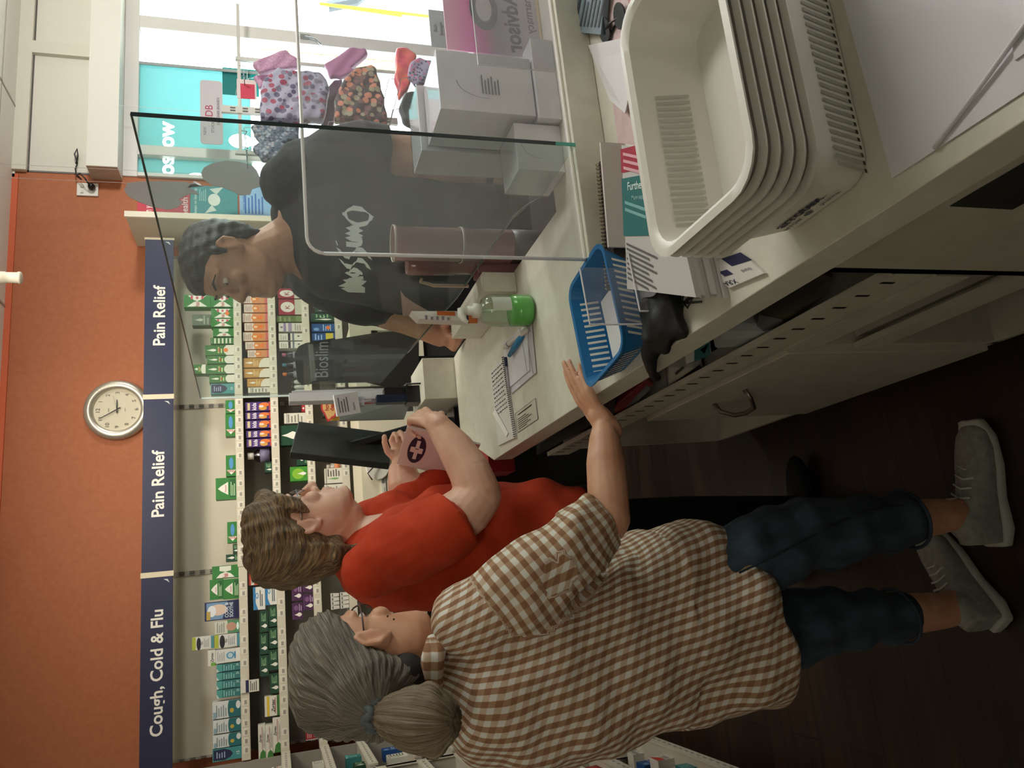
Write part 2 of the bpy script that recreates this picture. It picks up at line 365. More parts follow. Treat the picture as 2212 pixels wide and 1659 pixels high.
# poster film stuck on the window ---------------------------------------------
cy = translucent('cyan_film', '93c0c0', .55); cw = translucent('white_film', 'e8ffff', .9); ct = translucent('teal_film', '4a9c98', .5)
Yw = WY+.022
m = MB(); A = P(290, 128, 1, Yw); 
def wq(x0, y0, x1, y1, mat, dy=0): # quad on the window from pixel corners (top-right, bottom-left)
    a, b = P(x0, y0, 1, Yw-dy), P(x1, y1, 1, Yw-dy)
    m.box((b.x, Yw-dy-.0006, b.z), (a.x, Yw-dy, a.z), mat)
wq(285, 132, 545, 388, cy); wq(480, 145, 560, 210, ct, .001)
film = m.build('window_film')
# lettering and ovals are cut out of the film, so the daylight shows through them
bmc = bmesh.new(); tv, tf, tw = text('noscow', .03); a, b = P(362, 400, 1, Yw), P(362, 262, 1, Yw); sc = (b.x-a.x)/tw
vv = [bmc.verts.new(((a.x+b.x)/2+x*sc, Yw-.02, (a.z+b.z)/2+(y-.26)*.125)) for x, y in tv]
for f in tf:
    try: bmc.faces.new([vv[i] for i in f])
    except ValueError: pass
for x, y, rx, rz in ((520, 305, .05, .07), (425, 380, .02, .045)):
    c = P(x, y, 1, Yw); bmc.faces.new([bmc.verts.new(c+Vector((rx*cos(2*pi*k/20), -.02, rz*sin(2*pi*k/20)))) for k in range(20)])
g_ = bmesh.ops.extrude_face_region(bmc, geom=bmc.faces[:]); bmesh.ops.translate(bmc, vec=(0, .04, 0), verts=[e for e in g_['geom'] if isinstance(e, bmesh.types.BMVert)])
bmesh.ops.recalc_face_normals(bmc, faces=bmc.faces[:])
mc = bpy.data.meshes.new('cut'); bmc.to_mesh(mc); bmc.free(); oc = bpy.data.objects.new('cut', mc); COL.objects.link(oc)
bo = film.modifiers.new('cut', 'BOOLEAN'); bo.object = oc; bo.operation = 'DIFFERENCE'; bo.solver = 'EXACT'; bpy.context.view_layer.update()
nm = bpy.data.meshes.new_from_object(film.evaluated_get(bpy.context.evaluated_depsgraph_get())); film.modifiers.clear(); film.data = nm; bpy.data.objects.remove(oc)
tag(film, 'cyan advertising film with cut-out lettering on the left part of the shop window', 'window film')
m = MB(); m.box((3.22, WY-.005, 1.3), (3.24, WY+.0, 2.315), C('8f9694')); tag(m.build('film_edge_bar'), 'thin grey upright bar at the right edge of the cyan film', 'bar')
# stockist card hanging by the window
a, b = P(432, 172, 1, 4.3), P(482, 313, 1, 4.3)
cd = thing('stockist_card', 'grey rounded card reading NEW STOCKIST in front of the cyan window', 'sign', ((a.x+b.x)/2, 4.3, b.z))
m = MB(); w_, h_ = (a.x-b.x), (a.z-b.z); n = 6; pts = []
for cx, cz, s0 in ((w_/2-.02, .02, -pi/2), (w_/2-.02, h_-.02, 0), (-w_/2+.02, h_-.02, pi/2), (-w_/2+.02, .02, pi)):
    pts += [(cx+.02*cos(s0+pi/2*k/n), 0, cz+.02*sin(s0+pi/2*k/n)) for k in range(n+1)]
m.prism(pts, (0, .003, 0), C('b4aeb2', .6)); m.build('card', cd)
m = MB(); m.art([('t', 'NEW', .2, .80, .13, '6b6b70', .3), ('t', 'DB', .52, .62, .34, '9c2347', .3, .0), ('t', 'STOCKIST', .3, .45, .13, '6b6b70', .5), ('t', 'DESIGNER BRANDS', .52, .2, .12, '6b6b70', .62)], ((-w_/2, 0, 0), (w_, 0, 0), (0, 0, h_))); m.build('card_print', cd); MB().tube([(0, .0015, h_), (0, .0015, 2.395-b.z), (0, WY-.15-4.3, 2.395-b.z)], .0012, C('d8d8d8')).build('hanging_string', cd)
# ceiling rod, clock, socket, posters ------------------------------------------
a = P(47, 600, 1, 3.6)
m = MB().lathe((a.x, 3.6, a.z), [(.012, 0), (.026, .002), (.027, .012), (.024, .014), (.024, .06), (.027, .062), (.027, CZ-a.z)], C('d5cfbd', .5), 24)
tag(m.build('ceiling_camera_tube', smooth=True), 'cream tube hanging from the ceiling before the orange wall', 'ceiling fitting')
c = P(252, 884, 1, WY-.03); R_ = .163
ck = thing('wall_clock', 'round silver wall clock on the orange wall above the navy header signs', 'clock', (c.x, WY, c.z-0.0))
def ring_y(m, prof, mat, n=48):   # lathe about the y axis
    k = len(m.v); m.lathe((0, 0, 0), prof, mat, n)
    for i in range(k, len(m.v)): v = m.v[i]; m.v[i] = Vector((v.x, -v.z, v.y))
m = MB(); ring_y(m, [(R_, 0), (R_, .02), (R_-.008, .035), (R_-.04, .04), (R_-.046, .028), (R_-.046, 0)], C('b9b3a6', .32, .7)); m.build('rim', ck, smooth=True)
m = MB(); ring_y(m, [(.0001, .016), (R_-.045, .016), (R_-.045, 0)], C('d3ccb4', .6)); fc = m.build('face', ck)
m = MB(); ops = []
fr = ((-.117, -.016, -.117), (.234, 0, 0), (0, 0, .234))
for h in range(1, 13): a = pi/2-h*pi/6; ops.append(('t', str(h), .5+.40*cos(a), .5+.40*sin(a), .085, '4b4840', 1, .0))
ops += [('t', 'clock', .5, .68, .03, '77736a', .2), ('r', .46, .33, .54, .338, '8a867c')]
m.art(ops, fr); m.build('numerals', fc)
def hnd(name, ang, L, wd, y, col, tail=.02):
    a = pi/2-ang; d = Vector((cos(a), 0, sin(a))); p = Vector((-sin(a), 0, cos(a)))
    MB().prism([p*wd-d*tail+Vector((0, y, 0)), -p*wd-d*tail+Vector((0, y, 0)), -p*wd*.5+d*L+Vector((0, y, 0)), p*wd*.5+d*L+Vector((0, y, 0))], (0, -.001, 0), C(col)).build(name, ck)
hnd('hour_hand', 2*pi*3.0/12-.02, .055, .0035, -.024, '17141a'); hnd('minute_hand', 2*pi*11/12, .1, .003, -.026, '17141a'); hnd('second_hand', 2*pi*12.6/60, .08, .0008, -.028, '6b675e')
a = P(190, 411, 1, WY)
sk = thing('wall_socket', 'white double power socket on the orange wall beside the roller box', 'socket', (a.x, WY, a.z))
m = MB().box((-.04, -.012, -.055), (.04, 0, .055), C('dcdad2', .4)); m.build('plate', sk, bevel=.003)
m = MB().box((-.025, -.018, .02), (-.01, -.011, .035), C('c8c6be', .4)).box((.01, -.018, .02), (.025, -.011, .035), C('c8c6be', .4)); m.build('switch', sk)
pl = MB(); pl.lathe((0, 0, 0), [(.0001, .045), (.012, .045), (.018, .03), (.02, .012), (.0001, .012)], BLACK, 16)
for i, v in enumerate(pl.v): pl.v[i] = Vector((v.x+.005, -v.z, v.y-.025))
k = [(-.0, -.045, -.02), (.03, -.07, 0), (.07, -.05, .03), (.06, -.03, .05), (.03, -.05, .02), (.07, -.04, .05), (.11, -.02, .06), (.16, -.0, .055), (.2, -.03, .065), (.24, -.02, .055), (.2, -.015, .05), (.15, -.01, .06)]
pl.tube([(x*1.0, y, z) for x, y, z in k], .004, BLACK, 6)
q = pl.build('power_plug', None, smooth=True); q.location = (a.x, WY-.015, a.z); tag(q, 'black power plug and looped cord in the socket on the orange wall', 'plug')
# posters on the orange wall
def poster(label, px, ops, col):
    a, b = P(px[0], px[1], 1, WY-.004), P(px[2], px[3], 1, WY-.004)   # top-right, bottom-left pixels
    t = thing('poster', label, 'poster', ((a.x+b.x)/2, WY-.004, b.z)); w_, h_ = a.x-b.x, a.z-b.z
    MB().box((-w_/2, 0, 0), (w_/2, .003, h_), C(col, .5)).build('sheet', t)
    MB().art(ops, ((-w_/2, 0, 0), (w_, 0, 0), (0, 0, h_))).build('print', t)
poster('red health poster, topmost on the orange wall beside the window', (297, 398, 410, 470), [('r', 0, .5, 1, 1, 'c43a4c'), ('t', 'on your', .3, .8, .16, 'f0dfe0', .5), ('e', .55, .42, .17, .1, 'e8c9cf'), ('t', 'health', .35, .1, .12, 'f0dfe0', .6)], 'b5283c')
poster('teal poster with a wrapped sweet on the orange wall', (411, 400, 514, 470), [('t', 'keeps on learning', .5, .9, .06, 'cfeeea', .9), ('e', .55, .5, .2, .13, 'e6efe6'), ('p', [(.38, .55), (.1, .7), (.2, .45)], 'd6e6dd'), ('p', [(.72, .45), (.98, .3), (.9, .6)], 'd6e6dd'), ('l', .5, .9, .8, .68, 4, '9fd4d0')], '1f8f94')
poster('pale blue poster with blue print, lowest on the orange wall', (517, 402, 640, 472), [('l', .1, .8, .9, .6, 6, '3a6fc0'), ('t', 'your body', .45, .93, .05, '2f66bd', .8)], '8fbfe6')
# grey cut-out shapes hung in front of the window
def cut(label, pts, Y):
    m = MB(); q = [P(x, y, 1, Y) for x, y in pts]; m.prism(q, (0, .004, 0), clear('grey_card_'+label[:5], 'a9aaa8', .2, .82, hz='a9a7a5')); o = m.build('hanging_cutout'); p = q[0]; MB().tube([p+Vector((0, .002, 0)), (p.x, Y+.002, 2.97)], .001, C('a8a8a6')).build('hanging_string', o); tag(o, label, 'cut-out decoration', 'grey cut-outs near the window')
cut('grey leaf shaped cut-out hanging before the red poster', [(275,395),(268,410),(277,424),(300,436),(330,447),(362,452),(383,448),(395,436),(385,430),(410,418),(431,420),(420,410),(405,405),(425,398),(420,391),(440,402),(400,393),(345,391),(300,392)], 4.2)
cut('grey oval cut-out hanging above the man beside the window', [(434,375),(440,362),(460,352),(490,347),(515,349),(545,358),(555,368),(562,384),(575,388),(574,400),(558,404),(545,408),(540,420),(520,422),(500,412),(480,404),(458,400),(440,388)], 4.15)

# ------------------------------------------------------------------ wall shelving
FY = 4.2; BY = 4.44
BX = [P(343, 515, 1, FY).x, P(340, 858, 1, FY).x, P(340, 1241, 1, FY).x]; BX.append(BX[2]-.9)
SH = [1.785, 1.607, 1.428, 1.25, 1.07, .89, .71, .53, .35, .17]
stl = C('c9c3b0', .55); dk = C('8d8a80', .6)
navy = C('141c42', .5)
def unit(i, label, title):
    x1, x0 = BX[i], BX[i+1]; u = thing('shelving_unit', label, 'shelving', ((x0+x1)/2, FY, 0)); w = x1-x0; h = w/2
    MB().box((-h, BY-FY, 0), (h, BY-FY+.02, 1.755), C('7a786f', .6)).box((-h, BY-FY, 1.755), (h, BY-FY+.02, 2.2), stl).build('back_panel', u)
    for s in (-1, 1):
        m = MB().box((s*h-(.012 if s > 0 else 0), BY-FY-.006, 0), (s*h+(.012 if s < 0 else 0), BY-FY, 2.12), stl if False else C('a5a194', .6))
        for k in range(40):
            z = 2.06-k*.05
            for dx in (.0025, .009):
                X_ = -h+dx if s < 0 else h-dx; m.box((X_-.0016, BY-FY-.0068, z), (X_+.0016, BY-FY-.006, z+.026), BLACK)
        m.build('slotted_upright', u)
    for k, z in enumerate(SH):
        dz = -.004 if i == 2 else 0
        m = MB().box((-h+.001, .004, z-.03+dz), (h-.001, BY-FY-.006, z+dz), stl); s = m.build('shelf', u)
        m = MB().box((-h+.001, -.004, z-.036+dz), (h-.001, .003, z+.004+dz), C('cdc7b4', .45)); xx = -h+.03; rnd = random.Random(k*7+i)
        while xx < h-.05:
            m.box((xx, -.0052, z-.030+dz), (xx+.032, -.004, z-.002+dz), C('dcd8c8', .6)); m.box((xx+.005, -.0056, z-.024+dz), (xx+.024, -.0052, z-.012+dz), C('9a958a'))
            xx += rnd.choice((.04, .055, .09))
        m.build('price_rail', s)
    hd = MB().box((-h+.013, -.012, 2.088), (h-.013, .002, 2.228), navy).build('header_sign', u)
    m = MB(); m.art([('t', title, .5, .5, .40 if i < 2 else .38, 'e9e6dc', .9, .02), ('p', [(.965, .1), (.985, .16), (.987, .3), (.978, .2)], 'cfd3d6')], ((-h+.013, -.012, 2.088), (w-.026, 0, 0), (0, 0, .14))); m.build('lettering', hd)
    MB().box((-h+.0, -.011, 2.084), (-h+.013, .002, 2.232), C('d8ccb0', .5)).box((h-.013, -.011, 2.084), (h, .002, 2.232), C('d8ccb0', .5)).build('header_cap', u)
    return u
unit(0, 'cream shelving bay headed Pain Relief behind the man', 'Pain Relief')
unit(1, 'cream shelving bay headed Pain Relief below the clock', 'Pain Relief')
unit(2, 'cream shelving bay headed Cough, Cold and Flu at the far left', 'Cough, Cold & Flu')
m = MB().box((2.02, 4.10, 0), (2.045, BY+.02, 2.31), C('c4bfae', .6)).box((2.018, 4.085, 0), (2.05, 4.10, 2.315), C('d8d2bf', .5))
tag(m.build('shelving_end_panel'), 'tall grey end panel with a cream front edge closing the shelving beside the posters', 'panel')
m = MB().box((BX[0]+.002, FY+.1, 0), (2.018, BY, 1.9), C('b8b2a2', .7)); tag(m.build('filler_panel'), 'plain grey filler board between the shelving and its end panel behind the man', 'panel')
# left unit, at right angles, facing the counter --------------------------------
LX = -.72
lu = thing('side_shelving_unit', 'white shelving unit at the lower left edge, at right angles to the wall bays', 'shelving', (LX, 3.0, 0))
LS = [(3.55, 4.19, [1.6, 1.42, 1.25, 1.055, .89, .72, .56]), (2.2, 3.5, [1.42, 1.23, 1.06, .90, .72, .58, .44, .16])]
lst = C('bdb7a8', .55)
MB().box((-.35, -.8, 0), (-.33, 1.19, 1.9), lst).build('back_panel', lu)
for y in (.50, -.8): MB().box((-.33, y, 0), (.0, y+.03, 1.26), lst).box((-.005, y-.004, 0), (.0, y+.034, 1.26), C('cfc9b8')).build('partition', lu)
MB().box((-.345, 1.2, 0), (-.014, 1.215, 2.08), C('8f8c82', .6)).build('corner_panel', lu)
for y0, y1, zs in LS:
    for z in zs:
        if z < 1.3 or y0 > 3.5:
            s = MB().box((-.33, y0-3+.03, z-.025), (-.004, y1-3, z), lst).build('shelf', lu)
            m = MB().box((-.003, y0-3+.03, z-.035), (.006, y1-3, z+.006), C('c2bcab', .5))
            yy = y0-3+.06
            while yy < y1-3-.05: m.box((.006, yy, z-.03), (.0068, yy+.035, z), C('cfcabb')); m.box((.0068, yy+.006, z-.02), (.007, yy+.028, z-.01), C('8b877c')); yy += .045
            m.build('price_rail', s)
# ------------------------------------------------------------------ products on the shelves
G, DG, WH, RD = '2f7a35', '12402a', 'e6e4da', 'b3242c'
def tri(x0, x1, y0, y1, col=WH): return ('p', [(x0, y0), (x1, y0), (x1-(x1-x0)*.18, y0+(y1-y0)*.7), ((x0+x1)/2, y1), (x0+(x1-x0)*.18, y0+(y1-y0)*.7)], col)
def leaf(cx, y0, y1, w, col=WH): return ('p', [(cx, y0), (cx+w*.6, y0+(y1-y0)*.1), (cx+w, y0+(y1-y0)*.35), (cx+w*.35, y0+(y1-y0)*.7), (cx, y1), (cx-w*.35, y0+(y1-y0)*.7), (cx-w, y0+(y1-y0)*.35), (cx-w*.6, y0+(y1-y0)*.1)], col)
# kind: (body colour, front print, plain description)
K = {
 'pan': (G, [('p', [(.06,.12),(.06,.88),(.42,.62),(.5,.5),(.42,.38)][::-1], WH), ('p', [(.5,.5),(.58,.62),(.95,.85),(.95,.15),(.58,.38)][::-1], WH), ('t', 'Panadol', .24, .5, .16, RD, .36), ('l', .66, .93, .7, .3, 3, 'c9506a')], 'green box with white cones and red print'),
 'panv': (G, [('p', [(.08,.5),(.3,.06),(.3,.94)][::-1], WH), ('t', 'Panadol', .22, .5, .13, RD, .7, .012, 0, 1), ('e', .62, .5, .28, .2, '4d8fc4')], 'small green box with a white cone and blue capsule'),
 'panb': (G, [('p', [(.2,.42),(.8,.42),(.62,.75),(.5,.9),(.38,.75)], WH), ('t', 'Panadol', .5, .54, .08, RD, .5), ('r', .08, .06, .92, .34, '1d5c2c'), ('l', .15, .8, .28, .12, 3, 'bfe0b0')], 'large green box with a white cone'),
 'panw': (G, [('p', [(.05,.15),(.05,.85),(.36,.7),(.5,.5),(.36,.3)][::-1], WH), ('p', [(.5,.5),(.6,.72),(.95,.72),(.95,.28),(.6,.28)][::-1], 'd8dccf'), ('t', 'Panadol', .22, .5, .2, RD, .3)], 'green box with paired white cones'),
 'grn': ('2c6a2a', [('p', [(.0,0),(1,0),(1,.28),(.75,.36),(.5,.38),(.25,.36),(0,.28)], 'd9d6c8'), leaf(.5, .62, .95, .14), ('l', .2, .8, .55, .45, 2, 'c4d98a'), ('r', .3, .5, .7, .56, 'b05a3a')], 'tall green box with a white leaf drop'),
 'grs': ('38702f', [('r', .1+.15*0, .05, .9, .95, 'cfd6c0')]+[('r', .08, .06+.16*k, .92, .14+.16*k, '2d6a2f') for k in range(6)], 'green and white striped box'),
 'dgr': (DG, [leaf(.28, .12, .88, .1), ('l', .5, .9, .75, .3, 4, '7fae7c'), ('t', 'C', .55, .5, .2, 'c7d9c0', .2)], 'dark green box with a white leaf drop'),
 'dgv': (DG, [leaf(.5, .3, .95, .2), ('l', .15, .85, .22, .1, 2, '7fae7c')], 'dark green upright box with a white leaf drop'),
 'brg': ('3f8c2c', [('e', .5, .55, .38, .34, '7fb22c'), leaf(.5, .1, .62, .12)], 'bright green box with a yellow glow'),
 'org': ('d08a52', [('r', 0, .62, 1, 1, 'd6c8ba'), ('l', .1, .9, .92, .72, 4, 'a3807a'), ('e', .5, .52, .27, .15, 'e07a28'), ('e', .5, .54, .14, .08, 'e9c8a0'), ('e', .35, .26, .2, .1, 'c99060'), ('r', 0, 0, 1, .12, 'c25f62')], 'orange and white box with an orange disc'),
 'tan': ('b98a48', [('p', [(0,0),(1,0),(1,.2),(.75,.34),(.4,.4),(0,.42)], 'd9d2bf'), leaf(.5, .64, .95, .12), ('l', .15, .85, .6, .46, 3, 'e0c488')], 'golden tan box with a pale curved foot'),
 'prp': ('4a3070', [('r', .1, .82, .9, .92, 'c8b890'), ('t', 'kids', .5, .66, .16, 'e9e4ee', .8, .02), ('e', .3, .32, .24, .16, 'c9953e'), ('e', .68, .26, .24, .2, 'd8732c'), ('e', .5, .38, .14, .1, 'd9cfc2'), ('r', 0, 0, 1, .08, 'b63a30')], 'purple children\'s box with orange fruit print'),
 'pur': ('46204a', [leaf(.28, .1, .8, .13), ('e', .68, .62, .16, .2, '7a5080'), ('r', .05, .88, .9, .95, '5c3a62'), ('l', .5, .9, .32, .15, 2, 'b99abc')], 'purple box with a white leaf drop'),
 'cs': ('1b2450', [('p', [(.05,.5),(.95,.35),(.95,.95),(.05,.95)], '6f93b4'), ('e', .55, .62, .3, .26, 'd8c0ae'), ('e', .5, .8, .3, .12, 'dfe3e6'), ('t', 'COOL &', .5, .38, .1, 'cfd8e6', .8, .02), ('t', 'SOOTHE', .5, .25, .1, 'cfd8e6', .8, .02), ('r', 0, 0, 1, .14, '121a44'), ('r', .05, .84, .5, .95, 'b79a4a')], 'navy COOL & SOOTHE box with a child\'s face'),
 'fac': ('c8cabb', [('r', 0, 0, 1, .5, '4f8a62'), ('e', .5, .35, .34, .2, 'b98f78'), ('e', .5, .1, .3, .05, 'd9f0ea'), ('l', .1, .9, .9, .65, 4, '8f958c')], 'white and green box with a face'),
 'blk': ('cfd0cb', [('r', 0, .84, 1, 1, 'a9b23a'), ('e', .45, .7, .5, .1, '1b1d20'), ('t', 'flo', .5, .56, .1, '6b6e72', .5), ('l', .15, .85, .45, .25, 4, '9aa0a2'), ('r', 0, 0, 1, .14, '4f8894')], 'white box with a lime top and black swirl'),
 'zy1': ('d6d4ca', [('t', 'Zyrtec', .52, .45, .34, '2a2f2c', .8, .02, .3, 0), ('r', 0, 0, .2, .6, '6aa23c')], 'small white Zyrtec box lying on top'),
 'zyt': ('d8d5c9', [('p', [(0,0),(.0,.9),(.22,.7),(.3,.35),(.22,0)][::-1], '3c7a32'), ('t', 'Zyrtec', .62, .72, .3, '23282a', .7, .02, .3), ('r', .3, .42, .95, .48, 'a34038'), ('l', .35, .9, .3, .12, 3, 'a39f95')], 'white and green Zyrtec box'),
 'zyy': ('dad7cb', [('r', 0, 0, 1, .22, '3f6f35'), ('r', .0, .7, 1, .86, 'd8bb35'), ('t', 'Zyrtec', .5, .46, .2, '23282a', .85, .02, .3), ('r', .1, .3, .9, .34, 'a34038')], 'white Zyrtec box with a yellow band'),
 'wbl': ('d2d4cf', [('e', .5, .42, .26, .16, '4f93bd'), ('e', .5, .42, .18, .1, 'b5c9d2'), ('l', .15, .85, .92, .68, 4, 'a9abab'), ('r', 0, 0, 1, .2, 'dcdcd4'), ('r', .25, .2, .75, .26, '3d7fa8')], 'white box with a pale blue drop'),
 'tel': ('2f7372', [('r', 0, .78, 1, 1, '4f9a94'), ('p', [(0,.9),(.5,1),(0,1)], 'bfd8d2'), ('l', .12, .88, .7, .3, 5, '7fb8b2'), ('t', '24', .7, .15, .12, 'b9dcd6', .3)], 'slim teal box'),
 'sin': ('cfd4d2', [('r', 0, 0, 1, .42, '1d6469'), ('e', .5, .42, .5, .06, '1d6469'), ('e', .7, .12, .24, .08, 'd3d8d6'), ('e', .4, .34, .14, .07, 'b9a33c'), ('l', .1, .8, .86, .55, 5, '7f8f94'), ('r', 0, .88, .4, .98, '8aa6b2')], 'white and teal sinus box'),
 'shd': ('3a8a8c', [('p', [(.1,.97),(.9,.97),(.95,.6),(.75,.4),(.5,.32),(.25,.4),(.05,.6)][::-1], '1c2148'), ('l', .25, .75, .85, .6, 4, '9aa6c8'), ('t', '15', .5, .15, .1, 'cfe0dc', .3)], 'teal box with a navy shield'),
 'rdw': ('d4d0c6', [('p', [(0,.55),(.5,.55),(.85,.85),(1,1),(0,1)], 'c4412f'), ('l', .1, .9, .45, .2, 4, '55524e')], 'white box with a red corner'),
 'pfn': ('d9dad4', [('r', 0, .8, 1, 1, '2f7ab2'), ('p', [(0,.6),(.3,.8),(0,.8)], '2f7ab2'), ('e', .62, .68, .13, .12, '4f93c2'), ('e', .62, .68, .08, .07, 'd9dad4'), ('l', .15, .85, .4, .25, 2, '4a4d55')], 'white box with a blue ring and band'),
 'red': ('8f2430', [('e', .5, .62, .34, .3, 'd6d2c6'), ('t', 'K', .5, .62, .2, '8f2430', .4), ('r', 0, 0, 1, .3, 'b9b6a6')], 'dark red box with a white badge'),
 'olv': ('5c6e3c', [('r', 0, 0, 1, .25, '6f8250'), ('l', .1, .9, .85, .5, 3, '7f9160')], 'plain olive green box'),
 'wpu': ('cfcbbf', [('r', 0, .45, 1, .6, '9a8aa8'), ('r', .0, .7, 1, .8, '8a7aa0'), ('l', .1, .9, .3, .1, 3, '9c988d'), ('e', .5, .88, .1, .05, '5a5470')], 'white box with lilac bands'),
 'wbk': ('d3d0c3', [('r', 0, .52, 1, .62, '26262a'), ('r', 0, .36, 1, .44, '6e7480'), ('l', .1, .8, .9, .72, 3, 'a7a398'), ('e', .6, .18, .1, .05, '55524a')], 'white box with a black band'),
 'blu': ('1f4c86', [('l', .1, .9, .5, .2, 4, '9ab6d8'), ('e', .3, .8, .2, .12, '6f98c8')], 'blue box'),
 'bly': ('1f4c86', [('r', .0, .1, 1, .42, 'c9b83a'), ('l', .1, .9, .85, .6, 3, '9ab6d8')], 'blue and yellow box'),
 'wht': ('d0cdc0', [('l', .08, .9, .8, .2, 5, '85827a'), ('r', 0, .86, 1, .9, '9a978d')], 'plain white medicine box'),
 'wgn': ('d0cdc0', [leaf(.3, .2, .9, .07, '6f9a5c'), ('l', .45, .95, .8, .2, 5, '55534c'), ('r', 0, .9, 1, .94, '77746a')], 'white medicine box with a thin green leaf'),
 'smr': ('a3232c', [leaf(.5, .35, .9, .2), ('r', 0, 0, 1, .2, '7a1820')], 'small red box with a white drop'),
 'crd': ('8c1f26', [('r', .12, .3, .8, .36, 'd6c9c4'), ('l', .1, .8, .85, .6, 3, 'c99a98'), ('r', 0, 0, .03, 1, 'd8d4c9'), ('r', .97, 0, 1, 1, 'd8d4c9')], 'red card with a white border'),
 'gry': ('5c6a5a', [leaf(.5, .4, .9, .14, 'a7b0a2'), ('l', .1, .9, .35, .15, 2, '8f988c')], 'dull grey green box'),
 'mus': ('1a1c1e', [('r', 0, .1, 1, .45, '93a83c'), ('t', '20', .5, .7, .2, 'c9c9c0', .4)], 'black box with a lime band'),
 'chr': ('0f1218', [('t', 'Corn', .4, .7, .2, 'c3c6cc', .6), ('r', 0, 0, 1, .1, 'b9b6aa')], 'black box with grey letters'),
 'sky': ('3f7fae', [('r', .3, .2, .7, .8, 'b9a78a'), ('l', .1, .9, .95, .85, 1, 'cfe0ec')], 'sky blue box with a beige square'),
}
SN = ['top', 'second', 'third', 'fourth', 'fifth', 'sixth']
ITEMS = []
def item(si, y0, y1, xt, xb, kind, st=False, dy=0, dep=.06, tilt=0): ITEMS.append((si, y0, y1, xt, xb, kind, st, dy, dep, tilt))
# top shelf: (shelf, y top, y bottom, x top, x bottom or 0, kind, sticker, setback)
for a in [(0,638,664,455,0,'pan'),(0,666,688,456,0,'pan',True),(0,688,706,456,0,'pan'),(0,709,727,460,0,'panw'),(0,729,743,455,0,'grs'),(0,745,767,443,0,'grn',True),(0,768,785,447,0,'grn'),(0,787,807,445,0,'grn'),(0,809,826,452,0,'grn'),(0,828,850,455,0,'shd'),
  (0,637,664,397,453,'pan'),(0,679,703,415,454,'gry'),(0,787,807,418,444,'grn'),
  (0,864,893,487,0,'panv'),(0,894,942,487,0,'panv'),(0,983,1029,488,0,'panv'),(0,1031,1078,466,0,'panb'),(0,1127,1173,491,0,'panv'),(0,1175,1196,503,0,'dgr'),(0,1197,1213,488,0,'dgv'),
  (0,1220,1248,458,0,'panw'),(0,1250,1294,482,0,'panb'),(0,1250,1294,453,482,'panb'),(0,1296,1337,442,0,'cs'),(0,1339,1367,464,0,'fac'),(0,1368,1397,463,0,'blk'),(0,1372,1400,415,462,'blk'),(0,1400,1430,466,0,'wbl'),(0,1403,1438,449,465,'zy1'),
  (0,1432,1449,468,0,'tel'),(0,1450,1467,468,0,'tel'),(0,1468,1486,468,0,'tel'),(0,1487,1505,468,0,'tel'),(0,1512,1549,459,0,'sin'),(0,1551,1581,460,0,'sin'),(0,1583,1612,460,0,'sin'),(0,1613,1641,459,0,'shd'),
  (1,637,655,517,0,'org'),(1,657,675,527,0,'org'),(1,677,696,517,0,'org',True),(1,698,715,528,0,'org',True),(1,718,737,520,0,'org',True),(1,739,755,530,0,'org',True),(1,757,773,535,0,'org'),(1,774,795,519,0,'tan'),(1,797,817,525,0,'tan'),(1,819,837,534,0,'tan'),(1,838,850,536,0,'wht'),
  (1,870,890,530,0,'prp'),(1,892,908,530,0,'prp'),(1,910,928,530,0,'prp'),(1,932,948,532,0,'prp'),(1,950,968,533,0,'prp'),(1,1003,1025,572,0,'dgr'),
  (1,1223,1262,573,0,'rdw'),(1,1223,1262,549,573,'rdw'),(1,1226,1264,525,549,'rdw'),(1,1266,1316,573,0,'pfn'),(1,1266,1316,547,573,'pfn')]: item(*a)
for r in range(3):
    for s in range(2): item(1, 1318+r*48, 1364+r*48, 581-s*20, 0 if s == 0 else 581, 'dgr')
for a in [(1,1466,1511,583,0,'dgr'),(1,1515,1560,572,0,'zyy'),(1,1564,1642,590,0,'zyt'),(1,1564,1642,574,590,'zyt'),(1,1564,1642,558,574,'zyt'),
  (2,622,644,600,0,'red'),(2,646,680,602,0,'red'),(2,682,696,597,0,'olv'),(2,698,717,602,0,'wpu'),(2,721,737,602,0,'wbk'),(2,739,754,603,0,'wbk'),
  (2,858,866,632,0,'smr'),(2,868,876,632,0,'smr'),(2,880,895,652,0,'smr'),(2,897,920,614,0,'wht'),(2,924,968,598,0,'dgv'),(2,982,1014,641,0,'dgv'),(2,1016,1048,627,0,'brg'),
  (2,1222,1256,654,0,'pur'),(2,1222,1256,630,654,'pur'),(2,1258,1297,654,0,'pur',True),(2,1258,1297,630,654,'pur'),(2,1300,1337,655,0,'pur'),(2,1300,1337,631,655,'pur'),(2,1560,1580,665,0,'red'),(2,1583,1626,661,0,'crd'),
  (3,641,658,676,0,'wht'),(3,660,675,680,0,'dgr'),(3,677,696,671,0,'dgr'),(3,700,718,673,0,'blu',True),(3,721,738,674,0,'bly'),(3,1024,1058,702,0,'wgn'),(3,1060,1094,702,0,'wht'),(3,1100,1118,742,0,'tel'),
  (3,1570,1590,716,0,'chr'),(3,1592,1612,712,0,'sky'),(3,1614,1640,718,0,'mus')]: item(*a)
for a in [(4,1296,1314,792,0,'mus'),(5,1318,1340,0,0,'chr')]: pass
groups = {}
recs = []
